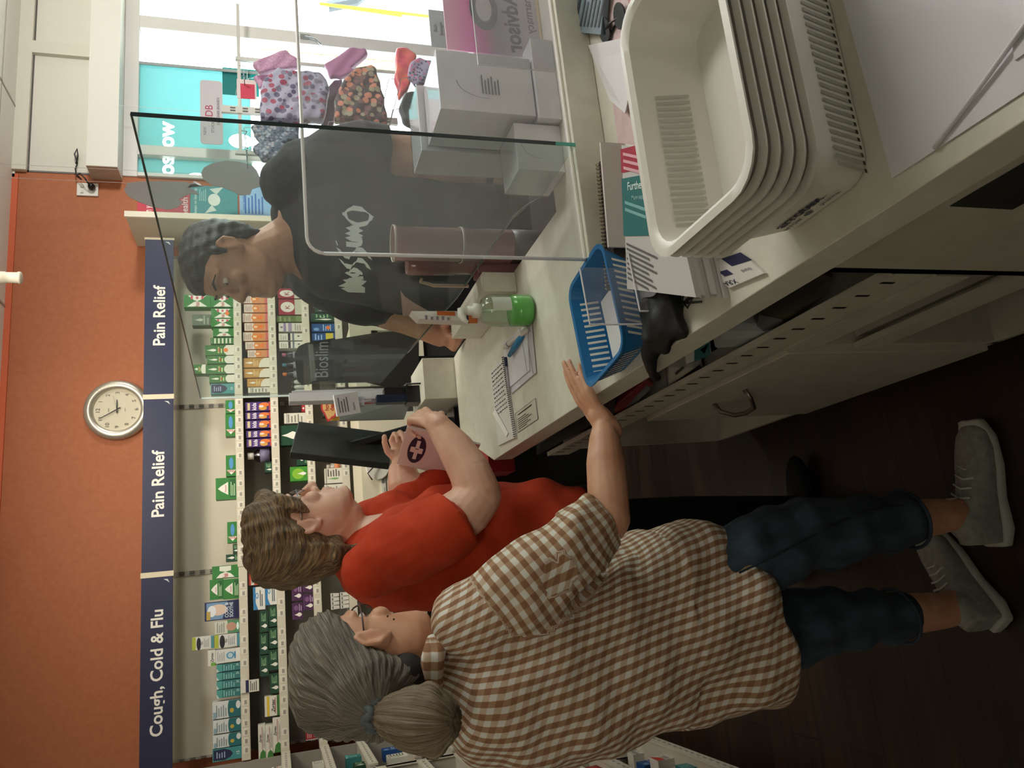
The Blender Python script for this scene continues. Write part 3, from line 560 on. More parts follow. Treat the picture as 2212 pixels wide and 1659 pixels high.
for it in ITEMS:
    si, y0, y1, xt, xb, kind, st, dy, dep, tl = it; Y = FY+.012+dy
    dz = -.004 if y0 > 1241 else 0
    a = P(500 if not xb else xb, y0, 1, Y); b = P(500 if not xb else xb, y1, 1, Y)
    zb = SH[si]+dz if not xb else (P(xb, y0, 1, Y).z+P(xb, y1, 1, Y).z)/2
    zt = (P(xt, y0, 1, Y).z+P(xt, y1, 1, Y).z)/2
    if si: zt = min(zt, SH[si-1]+dz-.042)
    recs.append([kind, si, (a.x+b.x)/2, zb, abs(a.x-b.x)-.0015, max(.02, zt-zb), Y, st, dep, xb])
# settle the stacked boxes exactly on the ones under them
for r in recs:
    if r[9]:
        under = [q for q in recs if q[1] == r[1] and abs(q[2]-r[2]) < (q[4]+r[4])/2-.004 and q is not r and q[3]+q[5] < r[3]+.03 and q[3] < r[3]-.01]
        if under: t = max(q[3]+q[5] for q in under); r[5] = max(.02, min(r[3]+r[5], (SH[r[1]-1]-.046 if r[1] else 9))-t-.0004); r[3] = t+.0004
cnt = {}
for r in recs: cnt.setdefault((r[0], r[1], r[7]), []).append(r)
def nth(n): return {1: 'first', 2: 'second', 3: 'third', 4: 'fourth', 5: 'fifth', 6: 'sixth', 7: 'seventh', 8: 'eighth', 9: 'ninth'}.get(n, str(n)+'th')
BODY = {}
def product(kind, w, h, d, label, loc, st=False, rz=0, group=None, name='medicine_box'):
    t = thing(name, label, 'box', loc, rz, group); body, ops, _ = K[kind]
    m = MB().box((-w/2, 0, .0007), (w/2, d, h), C(body, .45)); m.build('carton', t)
    op = list(ops)
    if st: op += [('e', .5, .3, min(.3, .011/w), min(.3, .011/h), 'e8742a')]
    MB().art(op, ((-w/2, 0, .0012), (w, 0, 0), (0, 0, h-.0014))).build('front_print', t); return t
for r in recs:
    kind, si, x, z, w, h, Y, st, dep, xb = r
    same = sorted(cnt[(kind, si, st)], key=lambda q: (round(q[2], 2), q[3])); n = len(same); k = same.index(r)+1
    ds = K[kind][2]+(' and orange sticker' if st else '')
    ds = ds.replace('upright ', '').replace('medicine ', '') if st or n > 1 else ds
    lb = f'{ds} on the {SN[si]} wall shelf' if n == 1 else f'{ds}, {nth(k)} of {n} from the left on the {SN[si]} wall shelf'
    if len(lb.split()) > 16: lb = ''; lb = f'{ds}, {nth(k)} from left, {SN[si]} wall shelf' if n > 1 else f'{ds}, {SN[si]} wall shelf'
    if len(lb.split()) > 16: lb = lb.replace(' and orange', ', orange').replace(' wall shelf', ' shelf').replace(' with a', ', ')
    product(kind, w, h, dep, lb, (x, Y, z), st, group=f'{ds} row' if n > 1 else None)
# shapes that are not boxes
def bottle(name, label, c, r, h, body, cap, lab=None, caph=.25, group=None, cat='bottle'):
    t = thing(name, label, cat, c, 0, group)
    MB().lathe((0, 0, .0007), [(r*.96, 0), (r, .004), (r, h*(1-caph)*.82), (r*.5, h*(1-caph)), (r*.5, h*(1-caph)+.002)], body, 20).build('body', t, smooth=True)
    MB().lathe((0, 0, 0), [(r*.55, h*(1-caph)), (r*.55, h*.985), (r*.5, h), (.0001, h)], cap, 20).build('cap', t, smooth=True)
    if lab: MB().lathe((0, 0, 0), [(r*1.01, h*.12), (r*1.012, h*.5)], lab, 20).build('label_band', t, smooth=True)
    return t
a = P(585, 983, 1, FY+.05); bottle('syrup_bottle', 'dark syrup bottle with a white cap beside the purple children\'s boxes', (a.x, FY+.05, SH[1]), .034, .125, C('120c0c', .15), WHITE, C('6f6a86', .5))
for k, (y, col, cn) in enumerate(((766, 'b76a80', 'pink'), (788, '4f87a0', 'blue'), (808, 'd87a3c', 'orange'))):
    a = P(650, y, 1, FY+.04); bottle('mascara_bottle', f'slim dark bottle with a {cn} cap on the third wall shelf', (a.x, FY+.04, SH[2]), .018, .115, C('1a1a20', .2), C(cn and col, .4), C('6f6f78'), .2)
for k, y in enumerate((825, 836, 846)):
    a = P(650, y, 1, FY+.04); bottle('glass_vial', f'small clear vial on the third wall shelf, {nth(3-k)} of three from the left', (a.x, FY+.04, SH[2]), .012, .07, C('a8aca6', .1), C('3a3c3e', .4), None, .2, 'clear vials')
# logo sign and bee bottle on the fourth shelf
t = thing('shelf_sign', 'red edged cloud shaped shelf sign with yellow lettering', 'sign', P(735, 878, 1, FY-.03)); t.location.y = FY-.03
n = 30; outl = [(.075*(1+.13*sin(5*a))*cos(a), 0, .05+.042*(1+.1*cos(4*a))*sin(a)) for a in [2*pi*k/n for k in range(n)]]
MB().prism(outl, (0, .004, 0), C('a3232a', .5)).build('board', t)
m = MB(); m.prism([(x*.84, -.0006, .05+(z-.05)*.8) for x, _, z in outl], (0, .0004, 0), C('b9935a')); m.art([('t', 'hot', .5, .7, .26, '8f2a1c', .6, .03), ('t', 'deal', .5, .35, .26, '8f2a1c', .6, .03)], ((-.06, -.001, .01), (.12, 0, 0), (0, 0, .08))); m.build('sign_face', t)
t.location.z = SH[3]+.005
a = P(745, 897, 1, FY+.03); bottle('honey_bottle', 'small yellow bottle beside the red shelf sign', (a.x, FY+.02, SH[3]), .03, .09, C('d8a83c', .3), C('26201c', .4))
a = P(742, 1036, 1, FY+.03); a2 = bottle('pill_bottle', 'small grey bottle with orange mark left of the monitor on the fourth shelf', (P(745, 1004, 1, FY).x, FY+.05, SH[3]), .025, .08, C('8f8a80', .3), C('a9a498', .4), C('c47a4a'))
for k in range(8):
    x = P(735, 1284+k % 4*9, 1, FY).x; z = SH[3]+(.0 if k < 4 else .048)
    t = thing('ointment_tube', f'white ointment tube, {"lower" if k < 4 else "upper"} row, {nth(4-k%4)} from the left behind the women', 'tube', (x, FY+.02, z+.0008), 0, 'ointment tubes')
    MB().prism([(-.008, 0, 0), (.008, 0, 0), (.010, 0, .042), (-.010, 0, .042)][::-1], (0, .012, 0), C('cfcdc2', .4)).build('tube_body', t)
    MB().box((-.006, .001, .03), (.006, -.0006, .036), C('5f5f66')).build('tube_print', t)
# dark boxes low behind the women
for k, (xa, ya, xb_, yb_, kd) in enumerate(((905, 1322, 942, 1345, 'mus'), (882, 1322, 905, 1350, 'wht'), (935, 1310, 975, 1338, 'chr'), (940, 1340, 985, 1362, 'wht'), (950, 1285, 975, 1308, 'chr'))):
    si = 6 if k < 2 else 7
    a, b = P(xb_, ya, 1, FY+.012), P(xb_, yb_, 1, FY+.012)
    product(kd, abs(a.x-b.x), .09, .06, f'{K[kd][2]} low between the two women, {nth(k+1)} of five', (( a.x+b.x)/2, FY+.012, SH[si]))
# shelf talker
a = P(517, 1485, 1, FY-.012); t = thing('shelf_talker', 'small white and navy ticket hanging from the top shelf rail', 'label', (a.x, FY-.012, SH[0]-.085)); m = MB().box((-.028, 0, 0), (.028, .001, .085), C('d5d2c6')); m.art([('r', 0, .55, 1, .72, '1c2148'), ('l', .1, .9, .45, .15, 4, '55534c')], ((-.028, 0, 0), (.056, 0, 0), (0, 0, .085))); m.build('ticket', t)
# items in the side unit (their fronts look toward +x)
rnd = random.Random(5)
kinds = ['wht', 'rdw', 'pur', 'tel', 'wbk', 'dgr', 'blu', 'mus', 'wgn', 'zyt', 'smr', 'wpu']
for y0, y1, zs in LS:
    for j, z in enumerate(zs):
        if z > 1.3 and y0 < 3.5: continue
        y = y0+.06; k = 0
        while y < y1-.1:
            w = rnd.choice((.06, .075, .09)); h = rnd.choice((.05, .07, .09)); kd = kinds[(k*5+j*3+(1 if y0 > 3 else 0)) % len(kinds)]
            if (y0 > 3 and rnd.random() < .75) or (y0 < 3 and y > 2.45 and rnd.random() < .85):
                sd = 'far' if y0 > 3 else 'near'
                product(kd, w, h, .05, f'{K[kd][2]}, {nth(k+1)} along, level {j+1}, {sd} side unit', (LX-.03-(.03 if k % 2 else 0), y+w/2, z), rz=pi/2, group='boxes in the side unit')
            y += w+.012; k += 1
# ------------------------------------------------------------------ the counter
CT = .95
counter = thing('service_counter', 'long white laminate shop counter with open shelves and a cupboard under it', 'counter', (.58, 1.4, 0))
def B_(m, a, b, mat): return m.box(a, b, mat)
m = MB(); poly = [(.345, -.3), (1.75, -.3), (1.75, 1.56), (.812, 1.545), (.805, 2.62), (.80, 2.69), (.50, 2.69), (.345, 2.285)]
m.prism([(x, y, CT-.06) for x, y in poly], (0, 0, .06), LAM); m.build('worktop', counter, w=True, bevel=.0015)
side = noisy('white_carcass', 'b5b1a2', 'bfbbac', 20, .5)
m = MB(); m.box((.36, -.3, .12), (.375, .828, CT-.06), side).box((.36, .812, .12), (.80, .828, CT-.06), side).build('end_panel', counter, w=True)
m = MB().prism([(.3595, .44, .75), (.3595, .63, .75), (.3595, .63, .845), (.3595, .44, .845)], (-.0008, 0, 0), C('2a2a26', .5)); m.build('cable_vent', counter, w=True)
for y in (1.20, 1.83, 2.30): MB().box((.37, y, .12), (.784, y+.016, .671), side).build('divider', counter, w=True)
MB().box((.785, .83, .12), (.80, 2.5, CT-.06), side).build('back_board', counter, w=True)
MB().box((.40, -.3, 0), (.76, 2.32, .115), C('5a584f', .7)).build('plinth', counter, w=True)
MB().box((.37, .83, .12), (.785, 2.32, .135), side).build('bottom_board', counter, w=True)
m = MB().box((.385, .83, .672), (.785, 2.36, .685), side); sh = m.build('basket_shelf', counter, w=True)
m = MB().box((.36, .83, .672), (.368, 2.36, .745), side).box((.359, .83, .740), (.372, 2.36, .746), side)
for k in range(28): y = .86+k*.053; m.box((.3592, y, .712), (.3601, y+.006, .736), BLACK)
q = m.build('slotted_lip', sh, w=True)
m = MB().box((.385, .83, .475), (.785, 1.2, .49), side).box((.36, .83, .44), (.372, 1.2, .50), side).build('low_shelf', counter, w=True)
m = MB().box((.358, .83, .60), (.37, 1.2, .665), side).build('rail', counter, w=True)
d = MB().box((.356, 1.215, .14), (.372, 1.83, .645), side).build('cupboard_door', counter, w=True, bevel=.002)
m = MB(); m.tube([(.356, 1.50, .558), (.335, 1.50, .545), (.318, 1.53, .52), (.315, 1.57, .515), (.318, 1.61, .52), (.335, 1.64, .54), (.356, 1.64, .555)], .0055, C('8a8880', .3, 1), 10)
q = m.build('handle', d, smooth=True, w=True)
for z0, z1 in ((.14, .29), (.30, .45), (.46, .61)):
    f = MB().box((.50, 1.85, z0), (.516, 2.29, z1-.03), side).build('drawer_front', counter, w=True)
# hob upstand with screens
MB_ = MB().box((.566, 1.25, CT+.0006), (1.75, 1.285, 1.018), LAM); tag(MB_.build('screen_upstand', bevel=.002), 'white raised ledge across the counter that carries the clear screens', 'ledge')
m = MB().box((.745, 1.885, CT+.0006), (.802, 2.3, 1.045), LAM); tag(m.build('back_upstand', bevel=.002), 'short white raised block at the back edge of the counter beside the green bottle', 'ledge')
m = MB().box((.645, 2.694, .80), (.80, 2.95, 1.07), LAM); tag(m.build('till_plinth', bevel=.002), 'white box block behind the fist that carries the pen holder', 'block')
# glass: large sheet on the back edge of the counter
gs = thing('glass_screen', 'tall clear glass screen between the man and the women, dark along its near edge', 'screen', (.8, 2.2, 1.0))
prof = [(1.244, 1.019), (1.244, 1.81), (3.2, 1.872), (3.2, 1.10), (2.584, 1.137)]
prof = [(1.244, 1.0185), (1.244, 1.81), (3.2, 1.872), (3.23, 1.2), (2.62, 1.135), (2.083, 1.075), (1.66, 1.06), (1.56, 1.055), (1.5, 1.04), (1.46, 1.0185)]
m = MB(); m.prism([(.797, y, z) for y, z in prof], (.006, 0, 0), GLASS); m.build('pane', gs, w=True)
EG = clear('green_glass_edge', '2b4a48', 1, .5, hz='4a6a68')
m = MB().box((.7965, 1.2425, 1.06), (.8035, 1.2445, 1.811), C('283538', .15)).box((.7965, 1.2425, 1.0185), (.8035, 1.2445, 1.06), C('4fae9c', .1)); m.build('near_edge', gs, w=True)
MB().box((.7965, 3.2, 1.5), (.8035, 3.206, 1.872), C('e4ecea', .1)).build('far_edge', gs, w=True)
MB().tube([(.8, y, z) for y, z in prof[1:3]], .0022, C('3c4846', .2), 6).build('top_edge', gs, w=True)
MB().tube([(.8, y, z) for y, z in prof[4:]], .0028, C('4c5654', .1), 6).build('lower_edge', gs, w=True)
# acrylic front sheet with rounded corner
fs = thing('acrylic_screen', 'smaller clear acrylic screen with a rounded corner standing on the ledge', 'screen', (1.1, 1.267, 1.0))
z0, z1, xl, xr = 1.0187, 1.535, .568, 1.75; rr = .03
pts = [(xl, z0), (xl, z1-rr)]+[(xl+rr-rr*cos(a), z1-rr+rr*sin(a)) for a in (pi/10*k for k in range(1, 5))]+[(xl+rr, z1), (xr, z1+.005), (xr, z0)]
MB().prism([(x, 1.265, z) for x, z in pts], (0, .005, 0), ACRY).build('pane', fs, w=True)
MB().tube([(x, 1.2675, z) for x, z in pts[:-1]], .0034, C('e9e9ea', .12), 6).build('bright_edge', fs, w=True, smooth=True)
MB().box((xl, 1.262, z0), (xr, 1.2735, z0+.004), C('f2f0e6', .2)).build('foot_rail', fs, w=True)
# ------------------------------------------------------------------ stack of white baskets
wp = C('dedcd2', .38)
def rrect(x0, x1, y0, y1, z, r, n=5):
    pts = []
    for cx, cy, a in ((x1-r, y1-r, 0), (x0+r, y1-r, pi/2), (x0+r, y0+r, pi), (x1-r, y0+r, 3*pi/2)):
        pts += [(cx+r*cos(a+pi/2*k/n), cy+r*sin(a+pi/2*k/n), z) for k in range(n+1)]
    return pts
def tray_mesh(m, lv, mat):
    L = [rrect(*q) for q in lv]; n = len(L[0]); vs = sum(L, []); fs = []
    for i in range(len(L)-1):
        for k in range(n): fs.append((i*n+k, i*n+(k+1) % n, (i+1)*n+(k+1) % n, (i+1)*n+k))
    fs.append(tuple(range(n))[::-1]); m.add(vs, fs, mat)
    return m
def basket(i, last):
    zr = 1.052+.0155*i; lab = ('topmost' if i == 5 else 'lowest' if i == 0 else nth(6-i)+' from the top')
    t = thing('storage_basket', f'white slotted plastic basket, {lab} of the stack on the counter', 'basket', (.54, .70, .951+.0155*i), 0, 'stacked white baskets')
    e = .0; h0 = .0155*i
    # outer wall up, rim over, inner wall down to the floor
    o = [(.392, .686, .628, .785, .9515+h0, .03), (.390, .688, .626, .787, .955+h0, .031), (.3825, .6955, .618, .7938, .990+h0, .035), (.376, .702, .609, .8018, 1.025+h0, .039), (.371, .707, .603, .807, zr-.004, .042), (.358, .720, .590, .820, zr-.004, .048), (.356, .722, .588, .822, zr, .05), (.366, .712, .598, .812, zr+.001, .045), (.3728, .7052, .6048, .8052, zr-.004, .04), (.3918, .6862, .6278, .7852, .9565+h0, .028)]
    m = MB(); L = [rrect(*q) for q in o]; n = len(L[0]); vs = sum(L, []); fs = []
    for a in range(len(L)-1):
        for k in range(n): fs.append((a*n+k, a*n+(k+1) % n, (a+1)*n+(k+1) % n, (a+1)*n+k))
    fs.append(tuple(range(n))[::-1]); fs.append(tuple((len(L)-1)*n+k for k in range(n))); m.add(vs, fs, wp)
    if i == 5:
        for k in range(22):
            x = .405+k*.0088
            m.add([(x+.0045, .7875, .98+h0), (x, .7875, .98+h0), (x, .7975, 1.025+h0), (x+.0045, .7975, 1.025+h0)][::-1], [(0, 1, 2, 3)], C('b4b3a7', .5))
    if i == 0:
        for k in range(30):
            x = .392+k*.0098
            m.add([(x, .6240, .962), (x+.005, .6240, .962), (x+.005, .6120, 1.008), (x, .6120, 1.008)], [(0, 1, 2, 3)], C('a5a49a', .5))
            m.add([(x, .6253, .957), (x+.005, .6253, .957), (x+.005, .6239, .9618), (x, .6239, .9618)], [(0, 1, 2, 3)], C('35352f', .6))
    b = m.build('body', t, w=True, smooth=False)
    b.data.polygons.foreach_set('use_smooth', [True]*len(b.data.polygons))
    q = b.modifiers.new('e', 'EDGE_SPLIT'); q.split_angle = radians(40)
    if i == 0:
        m = MB(); o_ = Vector((.3888, .782, .959)); dn = Vector((-.0145, 0, .070)).normalized()
        m.art([('t', 'arrotex', .5, .60, .3, '15213f', .62, .03), ('l', .25, .8, .5, .45, 1, '3a4256'), ('t', 'arrow', .28, .30, .16, '3f4657', .25, .02), ('e', .48, .28, .045, .09, '5a6170'), ('t', 'pharma', .72, .28, .13, '3f4657', .28, .02)], (o_+Vector((-.0008, 0, 0)), Vector((0, -.155, 0)), dn*.06)); m.build('logo', t, w=True)
for i in range(6): basket(i, i == 5)
# ------------------------------------------------------------------ things lying on the counter
def flat(name, label, cat, quad, z, th, mat, ops=None, group=None):
    """thin sheet from 4 ground points (x,y) ordered origin, +x corner, opposite, +y corner"""
    t = thing(name, label, cat, (sum(q[0] for q in quad)/4, sum(q[1] for q in quad)/4, z), 0, group)
    MB().prism([(q[0], q[1], z) for q in quad], (0, 0, th), mat).build('sheet', t, w=True)
    if ops: o = Vector((*quad[0], z+th)); MB().art(ops, (o, Vector((*quad[1], z+th))-o, Vector((*quad[3], z+th))-o)).build('print', t, w=True)
    return t
def q4(pix, z): return [tuple(P(x, y, 2, z)[:2]) for x, y in pix]
pap = C('dddce0', .6); pap2 = C('d6d3c8', .6)
flat('paper_sheet', 'large white paper sheet under the basket stack at the near corner', 'paper', [(.366, .30), (.80, .30), (.72, .612), (.372, .60)], CT+.0008, .0012, pap)
flat('plastic_sheet', 'white plastic sheet lying along the near right corner of the counter', 'sheet', [(.39, .10), (.9, .10), (.86, .36), (.40, .44)], CT+.0026, .0016, C('d3d2d6', .35))
m = MB(); m.tube([(.372, .54, CT+.004), (.40, .47, CT+.006), (.43, .40, CT+.008), (.52, .36, CT+.008)], .0025, pap, 6); tag(m.build('paper_fold', smooth=True), 'raised crease where the white plastic sheet lies on the paper', 'fold')
# floral paper, booklet, sunglasses, white wrap in the back right corner of the near counter
fp = noisy('floral_paper', 'c7adad', 'd2bcb8', 30, .7)
ops = [('e', .3, .35, .10, .05, '2a3338'), ('e', .38, .45, .05, .09, '39444a'), ('e', .75, .5, .09, .045, '2c3438'), ('e', .82, .62, .04, .08, '444e52'), ('r', .3, .35, .31, .7, '39444a'), ('r', .74, .4, .75, .8, '4a5054'), ('e', .55, .3, .08, .05, 'a8646e'), ('e', .6, .6, .07, .05, 'b5757c')]
flat('floral_wrap', 'pink floral patterned paper half under the baskets', 'paper', [(.42, .83), (1.15, .83), (1.15, 1.18), (.62, 1.20)], CT+.0008, .0015, fp, [('e', .42, .75, .05, .12, '242c30'), ('e', .40, .88, .02, .1, '242c30'), ('e', .45, .6, .06, .08, 'a8646e')]+ops)
a = q4([(1222, 68), (1280, 75), (1385, -60), (1330, -70)], CT+.03)
bk = thing('booklet', 'slate blue booklet with dark print behind the baskets at the right edge', 'booklet', (*a[0], CT+.002)); z = CT+.004
o = Vector((*a[0], z)); a = [Vector((.86, 1.235, z)), Vector((1.14, 1.235, z+.05)), Vector((1.14, 1.03, z+.02)), Vector((.86, 1.085, z))]
m = MB(); m.prism([Vector(P(1222, 68, 2, CT+.006)), Vector(P(1310, 76, 2, CT+.006)), Vector((1.25, 1.02, CT+.006)), Vector((1.25, 1.23, CT+.006))], (0, 0, .012), C('71828a', .5)); m.build('cover', bk, w=True)
o = Vector(P(1222, 68, 2, CT+.006))+Vector((0, 0, .0125)); e1 = Vector((1.25, 1.23, CT+.0185))-o; e2 = Vector(P(1310, 76, 2, CT+.006))+Vector((0, 0, .0125))-o
m = MB(); m.art([('r', .08, .1, .3, .13, '3d474c'), ('r', .08, .34, .5, .40, '2c3236'), ('l', .08, .5, .92, .5, 6, '3d474c')], (o, e1, e2))
for f in range(len(m.f)): pass
for v in m.v: v.z = o.z+.0006
m.build('cover_print', bk, w=True)
m = MB(); c1, c2 = P(1340, 35, 2, CT+.01), P(1308, 66, 2, CT+.01); fr = C('15161a', .15)
sg = thing('sunglasses', 'black sunglasses lying on the floral paper behind the baskets', 'sunglasses', c1)
for c in (c1, c2): MB().prism([c+Vector((.028*cos(a)*.9, .02*sin(a), .004*cos(a))) for a in [2*pi*k/16 for k in range(16)]], (0, 0, .003), C('20272a', .1)).build('lens', sg, w=True)
MB().tube([c1, (c1+c2)/2+Vector((0, 0, .006)), c2, c2+Vector((-.02, .01, -.002)), c2+Vector((-.01, -.05, -.006))], .0025, fr, 6).build('temple_arm', sg, w=True)
w0 = [P(1272, 98, 2, CT+.004), P(1350, 82, 2, CT+.02), P(1372, 150, 2, CT+.03), P(1352, 245, 2, CT+.02), P(1318, 215, 2, CT+.004)]
m = MB(); m.prism(w0, (0, 0, .002), C('dcdbdc', .5)); tag(m.build('paper_wrap'), 'loose white paper wrap sticking out behind the top basket', 'paper')
for k in range(3):
    zz = CT+.012+.01*k; a = [P(1360+k*6, 195, 2, zz), P(1385+k*6, 190, 2, zz), P(1445, 510, 2, zz), P(1425, 512, 2, zz)]
    tag(MB().prism(a, (0, 0, .004), pap2).build('cream_folder'), f'cream folder edge behind the baskets, {("lowest", "middle", "top")[k]} of three', 'folder', 'cream folders')
# leaflet pile
def pile(name, label, cat, pix, z, th, mat, ops, col=None, rot=0, group=None):
    a = [P(x, y, 2, z) for x, y in pix]; t = thing(name, label, cat, (*((a[0]+a[2])/2)[:2], z-th), 0, group)
    MB().prism([v-Vector((0, 0, th)) for v in a], (0, 0, th), mat).build('pages', t, w=True)
    if ops: MB().art(ops, (a[0], a[1]-a[0], a[3]-a[0])).build('print', t, w=True)
    return t
lf = [('r', .78, .0, .97, 1, 'a32038'), ('r', .30, .0, .74, 1, '1d6b68'), ('l', .80, .95, .78, .2, 4, 'c98a98'), ('t', 'Further resources', .52, .82, .09, 'cfe6e2', .38), ('l', .52, .72, .8, .5, 2, '7fb5b2'),
      ('l', .04, .27, .93, .50, 4, '55534f'), ('l', .04, .27, .42, .25, 3, '55534f')]
# order: origin = far-left corner in reading direction
Z1 = CT+.058
A_ = [P(x, y, 2, Z1) for x, y in ((1352, 622), (1340, 312), (1430, 330), (1500, 640))]
t = thing('leaflet_pile', 'thick pile of grey leaflets with teal and red header blocks beside the baskets', 'leaflets', (*((A_[0]+A_[2])/2)[:2], CT+.001))
for k in range(6):
    zz = CT+.0012+k*.0095; dx = Vector(((k*37 % 5-2)*.0015, (k*23 % 5-2)*.0015, 0))
    MB().prism([Vector((v.x, v.y, zz))+dx for v in A_], (0, 0, .0088), C('bdbcb8' if k % 2 else 'cbcac6', .6)).build('leaflet', t, w=True)
zt = CT+.0012+5*.0095+.0088; A_ = [Vector((v.x, v.y, zt)) for v in A_]
m = MB(); m.art([('r', .80, 0, .965, 1, 'a32038'), ('r', .36, 0, .76, 1, '1d6b68'), ('l', .82, .95, .6, .2, 1, 'c98a98')], (A_[0], A_[1]-A_[0], A_[3]-A_[0]))
n_ = len(m.v)
m.art([('t', 'Further resources', .42, .70, .055, 'cfe6e2', .8), ('t', 'More support', .3, .62, .03, '8fc0ba', .4)], (A_[0], A_[3]-A_[0], A_[1]-A_[0]))
o = A_[1]; ex = A_[0]-A_[1]; ey = A_[2]-A_[1]
m.art([('l', .08, .9, .9, .1, 3, 'd9a5ae')], (o+ex*.17, ey*.95, -ex*.12)); m.art([('l', .08, .8, .9, .2, 2, '79b0ac')], (o+ex*.46, ey*.95, -ex*.07))
m.art([('l', .08, .85, .95, .05, 8, '5c5b58')], (o+ex*.93, ey*.95, -ex*.26))
for i, v in enumerate(m.v): v.z = zt+.0003+abs(v.z-zt)+(.001 if i >= n_ else 0)
m.build('print', t, w=True)
# spiral notebook standing between ledge and leaflets
a, b = P(1300, 352, 2, CT+.03), P(1322, 628, 2, CT+.03)
t = thing('spiral_notebook', 'closed spiral notebook with a dark patterned cover between the ledge and the leaflets', 'notebook', (*((a+b)/2)[:2], CT+.001))
u = (b-a).normalized(); v = Vector((-u.y, u.x, 0))*(-1 if Vector((-u.y, u.x, 0)).y > 0 else 1); L = (b-a).length; a = Vector((a.x, a.y, CT+.002))
MB().prism([a, a+u*L, a+u*L+v*.035, a+v*.035], (0, 0, .035), noisy('dark_floral_cover', '0e0c10', '6a5458', 60, .5, lo=.5, hi=.7)).build('cover', t, w=True)
m = MB()
for k in range(34): c = a+u*(L*(k+.5)/34)+Vector((0, 0, .036)); m.tube([c+v*(-.004)+Vector((0, 0, -.012)), c+v*(-.008), c+v*0+Vector((0, 0, .005)), c+v*.007, c+v*.004+Vector((0, 0, -.01))], .0012, C('b9a988', .3, .8), 5)
m.build('spiral_wire', t, w=True)
a2 = a+v*.042
m = MB().prism([a2-u*.02, a2+u*(L*.72), a2+u*(L*.72)+v*.006, a2-u*.02+v*.006], (0, 0, .05), C('c9c6c0', .6)).prism([a2-u*.0, a2+u*.08, a2+u*.08-v*.0006, a2-v*.0006], (0, 0, .05), C('a32038')); tag(m.build('card_folder'), 'thin white and red card standing beside the spiral notebook', 'card')
# pack leaflet card, keys / clip
t = pile('card_pack', 'white and navy printed card pack at the counter front edge under the baskets', 'card', ((1512, 575), (1600, 545), (1650, 590), (1575, 622)), CT+.006, .005, C('dcd9d2', .5), [('r', .55, .0, 1, .35, '1a1a45'), ('t', 'ARX', .15, .85, .16, '2a2a48', .3), ('r', .2, .4, .4, .6, '2a2a50'), ('t', 'brand', .7, .6, .1, '6a6a78', .2)])
m = MB(); c = P(1500, 600, 2, CT+.01); m.prism([c+Vector(q) for q in ((-.03, .01, -.009), (.0, -.035, -.009), (.03, -.02, -.009), (.015, .03, -.009))], (0, 0, .02), C('16171a', .3)); q = m.build('bulldog_clip'); tag(q, 'black bulldog clip with wire arms by the leaflet pile', 'clip')
MB().tube([c+Vector((0, 0, .012)), c+Vector((-.03, .02, .016)), c+Vector((-.045, .015, .012)), c+Vector((-.035, -.005, .012)), c+Vector((0, -.01, .012))], .0018, C('3a3b3e', .2, 1), 6).build('wire_arm', q)
m = MB(); pts = [P(x, y, 2, CT+.004) for x, y in ((1470, 668), (1478, 655), (1492, 640), (1500, 628), (1506, 610))]; m.tube(pts+[P(1506, 610, 2, CT+.012)], .003, C('2b2c2e', .3), 8); m.tube([pts[1], P(1515, 652, 2, CT+.004)], .002, C('2b2c2e', .3), 6)
tag(m.build('metal_hook'), 'thin dark metal hook lying on the counter beside the clip', 'hook')
m = MB(); m.prism([P(x, y, 2, CT+.0015) for x, y in ((1395, 640), (1400, 560), (1480, 640), (1445, 695))], (0, 0, .001), C('cfcdcb', .4)); tag(m.build('paper_slip'), 'translucent white slip under the leaflets near the counter edge', 'paper')
# blue slotted basket
bb = C('1d6fa8', .4)
c = Vector((.452, 1.268, CT+.001)); ang = radians(9); t = thing('blue_basket', 'bright blue slotted plastic basket beside the hand on the counter edge', 'basket', c, ang)
lv = [(-.088, .088, -.070, .070, 0, .02), (-.090, .090, -.072, .072, .004, .022), (-.108, .108, -.090, .090, .062, .028), (-.114, .114, -.096, .096, .064, .034), (-.114, .114, -.096, .096, .067, .034), (-.106, .106, -.088, .088, .066, .027), (-.088, .088, -.070, .070, .005, .02)]
m = MB(); L = [rrect(*q) for q in lv]; n = len(L[0]); fs = []
for a in range(len(L)-1):
    for k in range(n): fs.append((a*n+k, a*n+(k+1) % n, (a+1)*n+(k+1) % n, (a+1)*n+k))
fs += [tuple(range(n))[::-1], tuple((len(L)-1)*n+k for k in range(n))]; m.add(sum(L, []), fs, bb)
for k in range(13):
    x = -.08+k*.0125
    for sy in (1, -1):
        f = [(x, sy*.0756, .014), (x+.005, sy*.0756, .014), (x+.005, sy*.0872, .050), (x, sy*.0872, .050)]; m.add(f, [(0, 1, 2, 3)], C('e9e6da', .5))
        f = [(x, sy*.0716, .014), (x+.005, sy*.0716, .014), (x+.005, sy*.0832, .050), (x, sy*.0832, .050)]; m.add(f, [(0, 1, 2, 3)], C('e9e6da', .5))
for k in range(9):
    y = -.055+k*.0125
    m.add([(-.0942, y, .014), (-.0942, y+.005, .014), (-.1056, y+.005, .050), (-.1056, y, .050)], [(0, 1, 2, 3)], C('cfc9c4', .5))
m.build('body', t)
MB().box((-.07, -.06, .006), (.06, .05, .02), C('dcdad8', .5)).build('paper_tray_lining', t)
